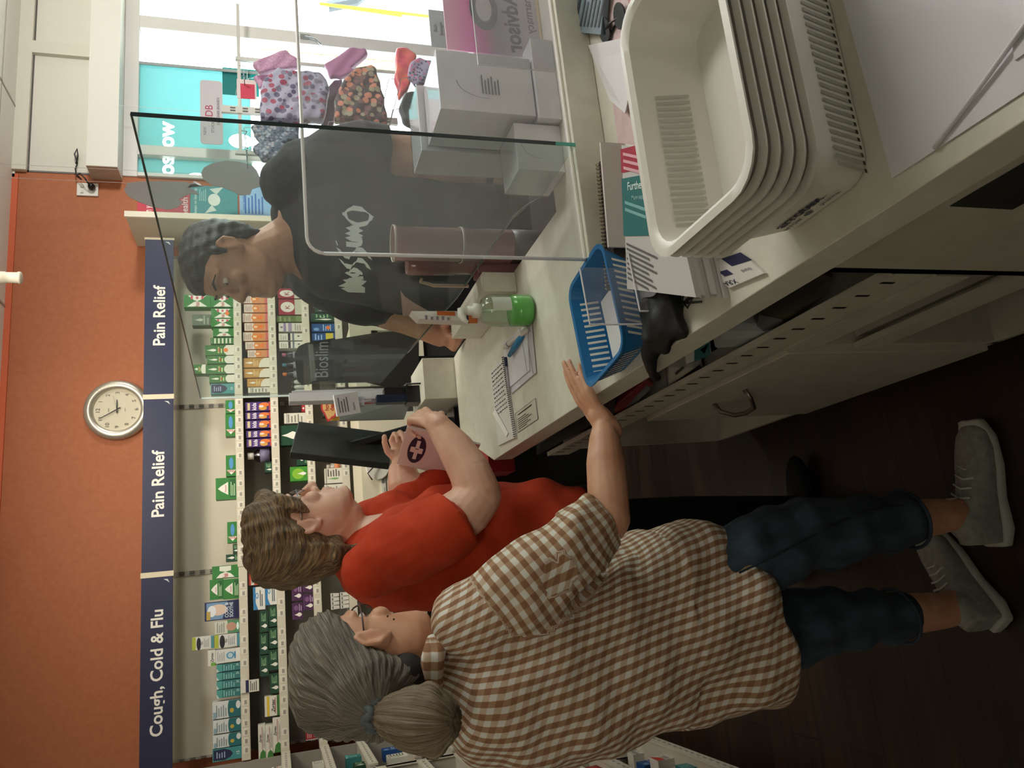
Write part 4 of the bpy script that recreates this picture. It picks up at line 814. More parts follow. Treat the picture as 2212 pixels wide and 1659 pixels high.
# clear brochure holder in front of it
m = MB(); t = thing('brochure_holder', 'empty clear acrylic brochure holder in front of the blue basket', 'holder', (.455, 1.155, CT+.001), radians(6))
MB().box((-.06, .0, 0), (.05, .003, .13), ACRY).box((-.06, -.05, 0), (.05, 0, .003), ACRY).box((-.06, -.053, 0), (.05, -.05, .06), ACRY).build('panels', t)
m = MB()
for q in ([(-.06, .0, .13), (.05, .0, .13)], [(-.06, .0, .003), (-.06, .0, .13)], [(-.06, -.05, .003), (-.06, -.0, .003)], [(-.06, -.052, .06), (.05, -.052, .06)], [(-.06, -.052, .003), (-.06, -.052, .06)]): m.tube(q, .0016, C('e2e0e6', .1), 6)
m.build('bright_edges', t)
# black pouch over the edge
bm = bmesh.new(); loft(bm, [(Vector((.388, 1.10, CT+.003)), Vector((.050, .006, 0)), Vector((-.004, .050, 0)), 5), (Vector((.386, 1.10, CT+.025)), Vector((.048, .006, 0)), Vector((-.004, .049, 0)), 4), (Vector((.390, 1.098, CT+.044)), Vector((.036, .0, 0)), Vector((0, .036, .004)), 3)], 24)
chain(bm, [((.365, 1.13, CT+.022), .019), ((.345, 1.165, CT+.018), .016), ((.330, 1.20, CT+.004), .013), ((.326, 1.235, CT-.02), .009), ((.327, 1.26, CT-.045), .003)])
def crump(c, n): return c+n*(.0035*sin(80*c.x+60*c.y)+.003*sin(150*c.z+90*c.y-50*c.x))
q = blob(bm, 'black_pouch', noisy('black_nylon', '06080a', '12161a', 30, .6, bump=.2), None, .004, 5, crump); tag(q, 'limp black cloth pouch drooping over the counter edge by the blue basket', 'pouch')
# green hand gel bottle
cb = (.655, 1.79, CT+.0008); t = thing('gel_bottle', 'clear pump bottle part filled with green hand gel on the counter', 'bottle', cb)
pr = [(.0001, 0), (.036, 0), (.042, .006), (.0425, .1), (.041, .118), (.03, .132), (.018, .137), (.017, .145), (.0001, .145)]
gl = clear('green_plastic', 'eef6ea', 1.2, .07, hz='e0eedc'); MB().lathe((0, 0, 0), pr, gl, 32).build('body', t, smooth=True)
gm, tt, b = nodes('green_gel'); b.inputs['Base Color'].default_value = lin('54b046'); b.inputs['Roughness'].default_value = .15; b.inputs['Emission Strength'].default_value = 0
MB().lathe((0, 0, .003), [(.0001, 0), (.035, 0), (.0405, .006), (.0408, .052), (.0001, .052)], gm, 32).build('gel', t, smooth=True)
MB().lathe((0, 0, 0), [(.019, .137), (.019, .157), (.012, .159), (.012, .172), (.0001, .172)], WHITE, 20).tube([(0, 0, .168), (0, 0, .180), (-.0, -.0, .182)], .0095, WHITE, 12).tube([(.004, 0, .186), (-.012, -.0, .188), (-.03, -.01, .184), (-.036, -.012, .176)], [.011, .010, .007, .005], WHITE, 10).tube([(0, 0, .14), (.003, 0, .02)], .0025, C('d8e8d0', .3), 6).build('pump', t, smooth=True)
m = MB(); n = 10
vs = [(.0428*cos(-1.9+.9*k/n), .0428*sin(-1.9+.9*k/n), z) for z in (.065, .115) for k in range(n+1)]
m.add(vs, [(k, k+1, n+2+k, n+1+k) for k in range(n)], C('c5ccc0', .4)); m.build('label_band', t, smooth=True)
# notepad, papers, pens, taped card
t = thing('open_notepad', 'open spiral notepad with handwriting lying on the counter', 'notepad', (.50, 2.12, CT+.001))
a = [P(x, y, 2, CT+.006) for x, y in ((1058, 800), (1087, 770), (1113, 945), (1076, 963))]
MB().prism([v-Vector((0, 0, .005)) for v in a], (0, 0, .005), C('d9d8d2', .6)).build('page', t, w=True)
m = MB(); o, ex, ey = a[0], a[3]-a[0], a[1]-a[0]
for k in range(16):
    x = .06+k*.055; rnd2 = random.Random(k); y = .1
    while y < (.85 if k < 11 else .1):
        l = rnd2.uniform(.05, .14); m.art([('r', x, y, x+.012+.008*rnd2.random(), min(.9, y+l), '4a4a5a' if k not in (1, 2) else '1e1e28')], (o, ex, ey)); y += l+.04
nf = len(m.f)
for v in m.v: v.z = o.z+.0005
m.build('handwriting', t, w=True)
m = MB()
for k in range(40):
    c = a[1]+(a[2]-a[1])*((k+.5)/40); dv = (a[0]-a[1]).normalized()
    m.tube([c+dv*.006, c+Vector((0, 0, .005)), c-dv*.005-Vector((0, 0, .002))], .0011, C('17171c', .3), 5)
m.build('spiral_wire', t, w=True)
MB().prism([P(x, y, 2, CT+.008) for x, y in ((1064, 893), (1070, 884), (1098, 935), (1094, 944))], (0, 0, .0008), C('f0efea', .5)).build('folded_corner', t, w=True)
for k, (px, z, c_) in enumerate(((((1105, 850), (1088, 740), (1148, 700), (1158, 805)), CT+.0035, 'cfcdd6'), (((1100, 838), (1085, 742), (1138, 700), (1144, 800)), CT+.006, 'dcdbe2'))):
    t = flat('receipt_paper', ('lower' if k == 0 else 'upper')+' white paper slip with a ruled edge beside the notepad', 'paper', q4(px, z), z-.001, .0015, C(c_, .6), [('r', .02, .9, .98, .915, '7a7a80')], 'paper slips beside the notepad')
a, b = P(1088, 752, 2, CT+.014), P(1138, 712, 2, CT+.014)
t = thing('marker_pen', 'white marker pen with a purple tip lying on the paper slips', 'pen', a); d = (b-a).normalized(); L = (b-a).length
MB().tube([a, a+d*.012, a+d*.02, a+d*L*.9, b], [.004, .0065, .0075, .0075, .006], WHITE, 14).build('barrel', t, w=True, smooth=True); MB().tube([a+d*.05, a+d*.055], .0078, C('2a3a6a'), 14).build('band', t, w=True)
a, b = P(1090, 768, 2, CT+.03), P(1128, 725, 2, CT+.012); t = thing('blue_pen', 'thick bright blue pen beside the gel bottle', 'pen', a)
MB().tube([a-Vector((0, 0, .014)), a+(b-a)*.5-Vector((0, 0, .006)), b], [.006, .0085, .008], C('2a7fb0', .3), 14).build('barrel', t, w=True, smooth=True)
a, b = P(1092, 772, 2, CT+.01), P(1100, 850, 2, CT+.01); t = thing('ballpoint_pen', 'clear ballpoint pen with a navy cap along the notepad spiral', 'pen', a); d = (b-a)
MB().tube([a, a+d*.25], .0045, C('171c4a', .3), 10).build('cap', t, w=True, smooth=True); MB().tube([a+d*.25, b], .0036, C('a8a6ac', .2), 10).build('barrel', t, w=True, smooth=True)
flat('taped_card', 'small printed notice taped flat on the counter near its front corner', 'notice', q4(((1118, 935), (1113, 893), (1160, 860), (1163, 905)), CT), CT+.0006, .0006, C('cfcbbb', .5))
t = bpy.data.objects[-1] if False else [o for o in bpy.data.objects if o.name == 'taped_card'][0]
a = [P(x, y, 2, CT+.0012) for x, y in ((1118, 935), (1163, 905), (1160, 860), (1113, 893))]
m = MB(); m.art([('r', 0, 0, 1, .02, '55534c'), ('r', 0, .98, 1, 1, '55534c'), ('r', .98, 0, 1, 1, '55534c'), ('r', 0, 0, .02, 1, '55534c')], (a[0], a[1]-a[0], a[3]-a[0]))
m.art([('r', .12, .8, .8, .86, '26251f')]+[('r', .08, .1+.1*k, .5+.06*((k*3) % 5), .14+.1*k, '34332c') for k in range(6)], (a[3]+(a[0]-a[3])*1.0, (a[1]-a[0]), (a[3]-a[0])))
for v in m.v: v.z = a[0].z+.0004
m.build('print', t, w=True)
# ------------------------------------------------------------------ behind the screen: cups, boxes, desk
t = thing('cup_dispenser', 'tall rose tinted cup dispenser in two stacked sections behind the glass', 'dispenser', (.867, 1.86, .89))
pk = clear('rose_plastic', 'c39a98', 1.4, .78, hz='b98888')
for z0, z1 in ((.965, 1.105), (1.108, 1.285)):
    MB().lathe((.867, 1.86, 0), [(.0455, z0), (.0465, z0+.004), (.0465, z1-.006), (.049, z1-.004), (.049, z1), (.043, z1), (.043, z0+.004), (.0001, z0+.004)], pk, 32).build('section', t, w=True, smooth=True)
MB().lathe((.867, 1.86, 0), [(.046, .8808), (.0465, .964), (.0001, .964)], C('2b2320', .4), 32).build('base', t, w=True, smooth=True)
MB().tube([(.867+.0478*cos(2*pi*k/32), 1.86+.0478*sin(2*pi*k/32), 1.287) for k in range(32)], .0018, C('dccfc4', .2), 6, True).tube([(.867+.0478*cos(2*pi*k/32), 1.86+.0478*sin(2*pi*k/32), 1.107) for k in range(32)], .0016, C('dccfc4', .2), 6, True).build('rim_ring', t, w=True, smooth=True)
t = thing('tumbler_stack', 'shorter rose tinted tumbler stack left of the cup dispenser', 'tumblers', (.84, 1.93, .90))
MB().lathe((.838, 1.935, 0), [(.024, .93), (.024, 1.11), (.027, 1.112), (.027, 1.24), (.025, 1.242), (.022, 1.11), (.0001, 1.11)], pk, 24).build('tumblers', t, w=True, smooth=True)
MB().box((.80+.006, 1.90, .90), (.86, 1.96, 1.05), C('8d6668', .4)).build('holder', t, w=True)
MB().tube([(.805, 1.95, 1.20), (.805, 1.97, 1.20), (.80, 1.985, 1.16), (.80, 1.985, 1.06)], .005, C('b8a08c', .3), 8).build('clear_clip', t, w=True, smooth=True)
t = thing('white_leaflet_box', 'white folded carton with an orange band behind the pump bottle', 'carton', (.70, 1.95, CT+.001))
m = MB(); m.prism([(.672, 1.93, CT+.001), (.705, 1.93, CT+.001), (.712, 1.95, 1.235), (.690, 1.95, 1.215)], (0, .04, 0), C('dcdad4', .5)); m.build('carton', t, w=True)
MB().box((.669, 1.925, 1.06), (.711, 1.9295, 1.085), C('c4682a', .5)).box((.669, 1.924, 1.085), (.711, 1.9295, 1.089), C('1b2c4a')).build('orange_band', t, w=True)
m = MB(); m.art([('r', .5, .1, .9, .6, 'c4622a'), ('l', .05, .45, .9, .3, 5, '7a7a80')], ((.675, 1.929, 1.11), (.03, 0, 0), (.004, 0, .1))); m.build('print', t, w=True)
# curved leaflet edge
n = 12; pa = [P(865+100*(k/n), 628+62*(k/n)**.7*(1 if True else 0), 1, 1.99+.03*k/n) for k in range(n+1)]
m = MB(); pb = [P(870+86*(k/n), 682-0*k, 1, 2.03) for k in range(n+1)]
m.add(pa+pb, [(k, k+1, n+2+k, n+1+k) for k in range(n)], C('9a8a84', .5)); m.prism([pb[-1], pb[-2], Vector((pb[-2].x, pb[-2].y, CT+.001)), Vector((pb[-1].x, pb[-1].y, CT+.001))], (0, .002, 0), C('9a8a84', .5)); q = m.build('curved_brochure', solid=.0012); tag(q, 'curved brown brochure edge standing behind the carton with the orange band', 'brochure')
# white plastic wrapped boxes on the counter right of the ledge
wb = noisy('white_card', 'dfe0e2', 'e8e9ea', 10, .5)
def wbox(label, x0, x1, y0, y1, z0, z1, ops):
    t = thing('white_carton', label, 'carton', ((x0+x1)/2, (y0+y1)/2, z0), 0, 'white cartons behind the acrylic screen')
    MB().box((x0, y0, z0+.0006), (x1, y1, z1), wb).build('carton', t, w=True, bevel=.001)
    MB().box((x0-.0015, y0-.0015, z0+.001), (x1+.0015, y1+.0015, z1+.0015), clear('wrap_film', 'ffffff', 1.6, .03)).build('wrap', t, w=True)
    m = MB(); m.art(ops, ((x0, y0-.0016, z0), (x1-x0, 0, 0), (0, 0, z1-z0))); m.build('print', t, w=True)
arc = lambda cx, cy, r, q, c: [('p', [(cx+r*cos(a)*.9, cy+r*sin(a)), (cx+r*.97*cos(a)*.9, cy+r*.97*sin(a)), (cx+r*.97*cos(a+.2)*.9, cy+r*.97*sin(a+.2)), (cx+r*cos(a+.2)*.9, cy+r*sin(a+.2))], c) for a in [pi/2+q*pi/2+.2*k for k in range(8)]]
wbox('large white carton, left one of the upright pair behind the acrylic screen', .993, 1.17, 1.61, 1.72, CT+.058, 1.245, [('l', .5, .62, .80, .45, 6, '8a8d90')]+arc(.45, .62, .35, 1, 'a0a4a6'))
wbox('large white carton, right one of the upright pair behind the acrylic screen', 1.0, 1.15, 1.45, 1.60, CT+.058, 1.23, [('l', .3, .62, .55, .38, 6, '6f7275')]+arc(.5, .5, .32, 0, '8a8e90'))
wbox('low white carton at the left end of the white cartons', .868, .985, 1.46, 1.575, CT, 1.062, arc(.6, .5, .4, 0, '9a9ea0'))
wbox('flat white carton under the upright pair of white cartons', .99, 1.2, 1.44, 1.725, CT, CT+.055, [])
t = thing('acrylic_stand', 'small clear acrylic stand before the pink banner at the right edge', 'stand', (1.2, 1.34, CT+.001))
a, b = P(1033, 140, 1, 1.34), P(1185, 156, 1, 1.34); MB().box((a.x, 1.338, CT+.001), (a.x+.25, 1.341, a.z), ACRY).build('pane', t, w=True); MB().tube([(a.x, 1.3395, CT+.003), (a.x, 1.3395, a.z), (a.x+.25, 1.3395, a.z)], .0016, C('dcdce0', .15), 6).build('bright_edge', t, w=True)
# hanging pharmacy banner panel (mirrored lettering seen from behind)
a = P(1015, 118, 1, 1.5); b = P(1195, -60, 1, 1.5); zt, zb = a.z, b.z
m = MB(); t = thing('banner_stand', 'pink and black banner seen from behind with mirrored pharmacy lettering', 'banner', ((a.x+b.x)/2, 1.5, zb))
x0, x1, zb, zt = max(1.17, P(1100, 120, 1, 1.5).x), 1.7, CT+.004, P(962, 60, 1, 1.5).z; lx0, lx1 = P(1118, 116, 1, 1.5).x, P(1118, -14, 1, 1.5).x; lw = lx1-lx0
pg = bpy.data.materials.new('banner_print'); pg.use_nodes = True; tt = pg.node_tree; bs = tt.nodes['Principled BSDF']; tc = tt.nodes.new('ShaderNodeTexCoord'); sp = tt.nodes.new('ShaderNodeSeparateXYZ'); rp = tt.nodes.new('ShaderNodeValToRGB')
tt.links.new(tc.outputs['Generated'], sp.inputs[0]); tt.links.new(sp.outputs['Z'], rp.inputs[0]); tt.links.new(rp.outputs[0], bs.inputs['Base Color'])
e = rp.color_ramp.elements; e[0].position = .0; e[0].color = lin('c4c0c8'); e[1].position = .95; e[1].color = lin('f0b0c8')
for p_, c_ in ((.46, '7d7688'), (.62, 'c23a94'), (.8, 'ea86c0')): q = e.new(p_); q.color = lin(c_)
MB().box((x0, 1.5, zb), (x1, 1.503, zt), pg).build('banner_sheet', t, w=True)
m = MB(); m.art([('t', 'Advisor', .5, .30, .17, '15104a', 1, .03, 0, 0, -1), ('t', 'pharmacy', .68, .10, .09, '4a3a6a', .7, .01, 0, 0, -1), ('e', .66, .58, .34, .15, '26384a'), ('e', .68, .58, .22, .085, 'b4aeae')], ((lx0, 1.4996, zb), (lw, 0, 0), (0, 0, zt-zb))); m.build('lettering', t, w=True)
MB().box((x0+.02, 1.49, CT+.0008), (x1-.02, 1.53, CT+.0038), C('c9b98a', .4)).build('foot', t, w=True)
# desk under it, and the dispensary desk beyond
m = MB().box((.86, 1.6, .86), (2.4, 1.9, .88), C('2e2b29', .5)).box((1.9, 1.56, 0), (2.4, 1.9, .90), C('c9c5b8', .6)); tag(m.build('side_desk'), 'dark low side desk behind the white cartons under the banner', 'desk')
m = MB().box((.05, 3.6, .88), (1.3, 4.0, 1.215), C('cfc9b2', .5)).box((.05, 3.62, 0), (1.3, 4.0, .88), C('1c1b19', .7)); tag(m.build('dispensary_cabinet'), 'cream cabinet behind the till with the white phone on its front', 'cabinet')
m = MB().box((.50, 2.76, .60), (.64, 2.95, .93), BLACK).box((.82, 2.62, .55), (.98, 3.03, .80), C('141416', .5)).box((.30, 2.75, .35), (.64, 3.04, .82), C('17171a', .4)); tag(m.build('till_cabinet', bevel=.004), 'black till cabinet behind the corner of the counter', 'cabinet')
# ================================================================== people
def mid(a, b): return (a+b)/2
def sil(x0, y0, x1, y1, Y, d, pw=2.2, dy=0):
    """body ring between two outline pixels (right, left of the standing figure) at distance Y, depth half-size d"""
    a, b = P(x0, y0, 1, Y), P(x1, y1, 1, Y); c = (a+b)/2+Vector((0, dy, 0)); return (c, (a-b)/2, Vector((0, d, 0)), pw)
def fold(amp, terms):
    def f(c, n):
        s = 0
        for k, ph, a in terms: s += a*sin(k[0]*c.x+k[1]*c.y+k[2]*c.z+ph+1.3*sin(7*c.z+5*c.x))
        return c+n*amp*s
    return f
def gingham():
    m, t, b = nodes('gingham_cotton'); at = t.nodes.new('ShaderNodeAttribute'); at.attribute_name = 'weave'
    sp = t.nodes.new('ShaderNodeSeparateXYZ'); t.links.new(at.outputs['Vector'], sp.inputs[0])
    nz = t.nodes.new('ShaderNodeTexNoise'); nz.inputs['Scale'].default_value = 9; tc = t.nodes.new('ShaderNodeTexCoord'); t.links.new(tc.outputs['Object'], nz.inputs[0])
    outs = []
    for ax in ('X', 'Y'):
        a = t.nodes.new('ShaderNodeMath'); a.operation = 'MULTIPLY'; a.inputs[1].default_value = 1/.0215; t.links.new(sp.outputs[ax], a.inputs[0])
        w = t.nodes.new('ShaderNodeMath'); w.operation = 'MULTIPLY_ADD'; w.inputs[1].default_value = .45; t.links.new(nz.outputs[0], w.inputs[0]); t.links.new(a.outputs[0], w.inputs[2])
        f = t.nodes.new('ShaderNodeMath'); f.operation = 'FRACT'; t.links.new(w.outputs[0], f.inputs[0])
        g = t.nodes.new('ShaderNodeMath'); g.operation = 'SUBTRACT'; g.inputs[1].default_value = .5; t.links.new(f.outputs[0], g.inputs[0])
        h = t.nodes.new('ShaderNodeMath'); h.operation = 'ABSOLUTE'; t.links.new(g.outputs[0], h.inputs[0])
        s = t.nodes.new('ShaderNodeMapRange'); s.inputs[1].default_value = .23; s.inputs[2].default_value = .27; t.links.new(h.outputs[0], s.inputs[0]); outs.append(s.outputs[0])
    ad = t.nodes.new('ShaderNodeMath'); ad.operation = 'MULTIPLY_ADD'; ad.inputs[1].default_value = .62; t.links.new(outs[0], ad.inputs[0])
    m2 = t.nodes.new('ShaderNodeMath'); m2.operation = 'MULTIPLY'; m2.inputs[1].default_value = .38; t.links.new(outs[1], m2.inputs[0]); t.links.new(m2.outputs[0], ad.inputs[2])
    r = t.nodes.new('ShaderNodeValToRGB'); r.color_ramp.elements[0].color = lin('d2d0c8'); r.color_ramp.elements[1].color = lin('8a6346')
    q = r.color_ramp.elements.new(.4); q.color = lin('bda58e'); q = r.color_ramp.elements.new(.62); q.color = lin('a07e60')
    t.links.new(ad.outputs[0], r.inputs[0]); t.links.new(r.outputs[0], b.inputs['Base Color']); b.inputs['Roughness'].default_value = .85
    return m
def hairmat(name, ramp, bump=.5):
    m, t, b = nodes(name); at = t.nodes.new('ShaderNodeAttribute'); at.attribute_name = 'strand'
    mp = t.nodes.new('ShaderNodeMapping'); mp.inputs['Scale'].default_value = (1, 14, 14); t.links.new(at.outputs['Vector'], mp.inputs[0])
    n = t.nodes.new('ShaderNodeTexNoise'); n.inputs['Scale'].default_value = 2.2; n.inputs['Detail'].default_value = 7; n.inputs['Roughness'].default_value = .65; t.links.new(mp.outputs[0], n.inputs[0])
    r = t.nodes.new('ShaderNodeValToRGB'); e = r.color_ramp.elements; e[0].position = .3; e[1].position = .72; e[0].color = lin(ramp[0]); e[1].color = lin(ramp[-1])
    for i, c in enumerate(ramp[1:-1]): q = e.new(.42+.14*i); q.color = lin(c)
    t.links.new(n.outputs[0], r.inputs[0]); t.links.new(r.outputs[0], b.inputs['Base Color']); b.inputs['Roughness'].default_value = .5
    bp = t.nodes.new('ShaderNodeBump'); bp.inputs['Strength'].default_value = bump; bp.inputs['Distance'].default_value = .006
    t.links.new(n.outputs[0], bp.inputs['Height']); t.links.new(bp.outputs[0], b.inputs['Normal']); return m
denim = noisy('blue_denim', '27323d', '3c4b59', 25, .9, (1, 1, .4), bump=.1)
dark = C('0f1216', .9, 0, 30)
grey_shoe = noisy('pale_knit', '8b8b85', '9d9d95', 60, .8, bump=.2)
def shoe(par, heel, toe, w=.048, pink=False, name='shoe'):
    h, t_ = Vector(heel), Vector(toe); d = (t_-h); L = d.length; d.normalize(); s = Vector((-d.y, d.x, 0)); z = Vector((0, 0, 1))
    bm = bmesh.new()
    sec = [(-.01,.030,.050,.105),(.03,.036,.052,.115),(.07,.037,.048,.105),(.11,.038,.042,.085),(.16,.045,.034,.066),(.21,.047,.028,.052),(.25,.040,.022,.042),(.275,.024,.014,.03)]
    k = L/.28
    loft(bm, [(h+d*x*k+z*(.022+hh/2-.01), s*ww, z*(hh/2), 2.6) for x, ww, _, hh in sec], 24)
    chain(bm, [(h+d*.035+z*.085, .035), (h+d*.04+z*.105, .038)])
    o = blob(bm, name, grey_shoe, par, .005, 3)
    bm = bmesh.new(); loft(bm, [(h+d*x*k+z*(.017+zz), s*ww, z*(.017), 3.5) for x, ww, zz in ((-.02,.030,.004),(.02,.043,0),(.09,.038,0),(.17,.050,0),(.24,.047,.002),(.285,.028,.012))], 24)
    so = blob(bm, 'sole', C('b9b9b2', .6), o, .005, 2); 
    m = MB()
    for i in range(5):
        c = h+d*(.10+.022*i)*k+z*(.102-.011*i); m.tube([c-s*.024, c+z*.006, c+s*.024+d*.012], .0028, C('c4c4bd', .7), 6)
    c = h+d*.10*k+z*.108
    if pink: m.tube([c, c+s*.02+z*.035, c+s*.01+z*.06, c-s*.01+z*.04, c], .0024, C('c4c4bd', .7), 6)
    q = m.build('laces', o, w=True, smooth=True)
    if pink:
        bm = bmesh.new(); ell(bm, h+d*.085+z*.118, (.012, .02, .01)); q = blob(bm, 'pink_tongue', C('b5646c', .8), o, .004, 2)
    return o
# ---- woman in the gingham shirt ------------------------------------------------
W1 = thing('person', 'woman with grey ponytail, gingham shirt and jeans, leaning one hand on the counter', 'person', (-.10, 1.45, 0))
B1 = basis((sin(radians(50)), cos(radians(50)), 0), pitch=radians(3)); O1 = P(800, 1432, 1, 1.50)
bm = bmesh.new(); w1 = head(bm, O1, B1, 1.02)
Yt = 1.50
chain(bm, [(O1+Vector((-.012, 0, -.05)), .056), (P(905, 1450, 1, 1.50), .055), (P(955, 1470, 1, 1.50), .062)])
loft(bm, [sil(965,1400,965,1550,Yt,.06), sil(1010,1340,1010,1620,Yt,.09), sil(1100,1290,1100,1600,Yt,.1), sil(1300,1280,1300,1560,Yt,.11), sil(1500,1230,1500,1500,Yt,.12)], 24)
arm = [J(1040,1330,1.42,52), J(1180,1230,1.37,46), J(1318,1125,1.36,44), J(1312,1050,1.37,44), J(1308,1000,1.385,42), J(1306,950,1.405,34), J(1306,915,1.42,24)]
chain(bm, arm)
wr = Vector(arm[-1][0]); tip = P(1243, 797, 2, .965); D_ = (P(1258, 850, 2, .985)-wr).normalized()
N_ = Vector((.15, -.0, -1)); N_ = (N_-D_*N_.dot(D_)).normalized(); T_ = D_.cross(N_); T_ = -T_ if T_.y < 0 else T_
hand(bm, wr, D_, N_, T_, .88, (.12, .10, .12, .18), (.25, .15), spread=.0)
chain(bm, [(wr-D_*.02, .026), (wr+D_*.02, .024)])
# lower legs
chain(bm, [J(1915,1128,1.43,46), J(1975,1122,1.42,44), J(2050,1112,1.42,36), J(2085,1108,1.43,34)])
chain(bm, [J(1915,1330,1.51,44), J(1960,1326,1.50,44), J(2040,1318,1.50,38), J(2085,1300,1.5,34)])
body1 = blob(bm, 'body', SKIN, W1, .0038, 4)
eyes(w1, B1, 1.02, W1)
# shirt
bm = bmesh.new()
rings = [sil(918,1395,918,1530,1.50,.062,2.0), sil(945,1375,945,1560,1.50,.085), sil(985,1325,985,1625,1.50,.13), sil(1040,1270,1050,1660,1.50,.155), sil(1110,1235,1110,1672,1.50,.165), sil(1200,1225,1200,1655,1.50,.17), sil(1320,1180,1320,1625,1.50,.165),
         sil(1400,1135,1420,1590,1.50,.165), sil(1470,1118,1510,1565,1.50,.17), sil(1525,1140,1600,1552,1.49,.175), sil(1560,1195,1660,1532,1.49,.165), sil(1590,1260,1680,1515,1.49,.14)]
loft(bm, rings, 40)
slv = [(1035,1345,1.42,100), (1120,1285,1.385,96), (1200,1220,1.36,86), (1262,1162,1.36,72), (1296,1128,1.36,64)]
chain(bm, [J(1020,1360,1.44,80)]+[J(*q) for q in slv[:4]])
sp = [J(*q) for q in slv]
ax = (Vector(sp[4][0])-Vector(sp[3][0])).normalized(); s1 = ax.cross(Vector((0, 0, 1))).normalized(); s2 = ax.cross(s1)
loft(bm, [(Vector(sp[2][0]), s1*sp[2][1], s2*sp[2][1], 2), (Vector(sp[3][0]), s1*sp[3][1]*.95, s2*sp[3][1]*1.0, 2), (Vector(sp[4][0])+ax*.01, s1*sp[4][1]*.85, s2*sp[4][1]*1.1, 2)], 30)
SA, SB_ = Vector(sp[0][0]), Vector(sp[4][0])
def weave(c, n):
    d, t = seg_dist(c, SA, SB_)
    sd = SA+(SB_-SA)*t; r = c-sd; a_ = (SB_-SA).normalized(); e1 = a_.cross(Vector((0, 1, 0))).normalized(); e2 = a_.cross(e1)
    if t > .12 and d < .105-.02*t and c.x > -.11:
        return ((c-SA).dot(a_), .075*math.atan2(r.dot(e2), r.dot(e1)), 0)
    th = math.atan2(c.x+.12, -(c.y-1.50)); return (.20*th+.25*(c.z-1), c.z+.05*sin(th)+.1*c.x, 0)
f1 = fold(.0042, [((30, 20, 14), 0, 1), ((-18, 30, 34), 1, .8), ((60, -30, 20), 2, .45), ((10, 10, 90), .5, .35)])
def f1b(c, n):
    q = f1(c, n); d, t = seg_dist(c, SA, SB_)
    if t > .8 and d < .12: q += n*.004*sin(95*c.y+60*c.z)
    if c.z < .86: q += n*.006*sin(40*c.x+25*c.z)
    return q
G1 = gingham()
sh1 = blob(bm, 'shirt', G1, W1, .0055, 5, f1b, ('weave', weave))
bm = bmesh.new(); nb = [P(x, y, 1, Y) for x, y, Y in ((935,1385,1.42),(925,1420,1.41),(922,1460,1.42),(926,1500,1.46),(940,1535,1.52),(950,1540,1.57),(950,1480,1.60),(950,1410,1.56),(945,1385,1.48))]
chain(bm, [(p, .013) for p in nb]+[(nb[0], .013)]); chain(bm, [(p+Vector((0, -.004, -.016)), .013) for p in nb[:6]])
col = blob(bm, 'collar', G1, sh1, .004, 3, None, ('weave', lambda c, n: (.08*math.atan2(c.x+.1, c.y-1.5), c.z*.9, 0)))
# jeans
bm = bmesh.new()
loft(bm, [sil(1420,1200,1420,1545,1.5,.13), sil(1500,1165,1540,1520,1.5,.14), sil(1560,1150,1620,1500,1.49,.135)], 28)
chain(bm, [J(1520,1250,1.44,88), J(1620,1205,1.42,88), J(1720,1160,1.42,82), J(1800,1148,1.42,76), J(1870,1135,1.42,66), J(1950,1124,1.42,60)])
chain(bm, [J(1560,1370,1.52,92), J(1650,1365,1.52,90), J(1750,1345,1.51,78), J(1830,1338,1.50,64), J(1900,1335,1.50,58), J(1936,1332,1.50,56)])
jn = blob(bm, 'jeans', denim, W1, .0055, 5, fold(.0035, [((30, 20, 55), 0, 1), ((-25, 30, 80), 1, .7), ((70, -30, 20), 2, .3)]))
for x, y, Y, r in ((1958,1122,1.42,62), (1940,1331,1.50,58)):
    p, rr = J(x, y, Y, r); m = MB(); m.tube([p+Vector((rr*cos(a), rr*sin(a), .01*cos(a))) for a in [2*pi*k/28 for k in range(28)]], .004, denim, 6, True); m.build('hem', jn, smooth=True, w=True)
seam = [J(x, y, 1.42, 0)[0]+Vector((0, -dy, 0)) for x, y, dy in ((1545,1240,.088),(1620,1205,.086),(1700,1165,.080),(1780,1128,.072),(1820,1112,.066),(1880,1100,.057),(1950,1095,.05))]
hm = MB(); hm.tube(seam, .0022, C('1c2833', .9), 6); hm.build('side_seam', jn, smooth=True, w=True)
shoe(W1, (-.035, 1.415, 0), (.235, 1.40, 0), pink=True); shoe(W1, (-.215, 1.465, 0), (.0, 1.625, 0))
# hair pulled back into a pony tail
tie = P(808, 1545, 1, 1.375); TL = P(930, 1555, 1, 1.30)
Cc = w1(-.012, 0, .035); Rh = B1
bm = bmesh.new()
hairshell(bm, w1, B1, 1.02, .007, .004)
ell(bm, w1(-.075, .01, -.01), (.062, .068, .07), Rh)
chain(bm, [(mid(Cc, tie), .078), (tie+(Cc-tie)*.26, .050), (tie+(Cc-tie)*.1, .030), (tie, .021)])
axh = (Cc-tie).normalized(); ha = axh.cross(Vector((0, 0, 1))).normalized(); hb = axh.cross(ha)
def strand(c, n):
    r = c-tie; x = r.dot(axh); a = math.atan2(r.dot(hb), r.dot(ha)); return (x*7, cos(a)*2.2, sin(a)*2.2)
def hfn(c, n):
    r = c-tie; a = math.atan2(r.dot(hb), r.dot(ha)); k = min(1, r.length/.08)
    return c+n*(.0016*sin(34*a+3*sin(8*r.length*6))+.0011*sin(71*a+1))*k
HG = hairmat('grey_brown_hair', ('1c1916', '4a443c', '7a7264', 'a39c8c'))
hr = blob(bm, 'hair', HG, W1, .0035, 4, hfn, ('strand', strand))
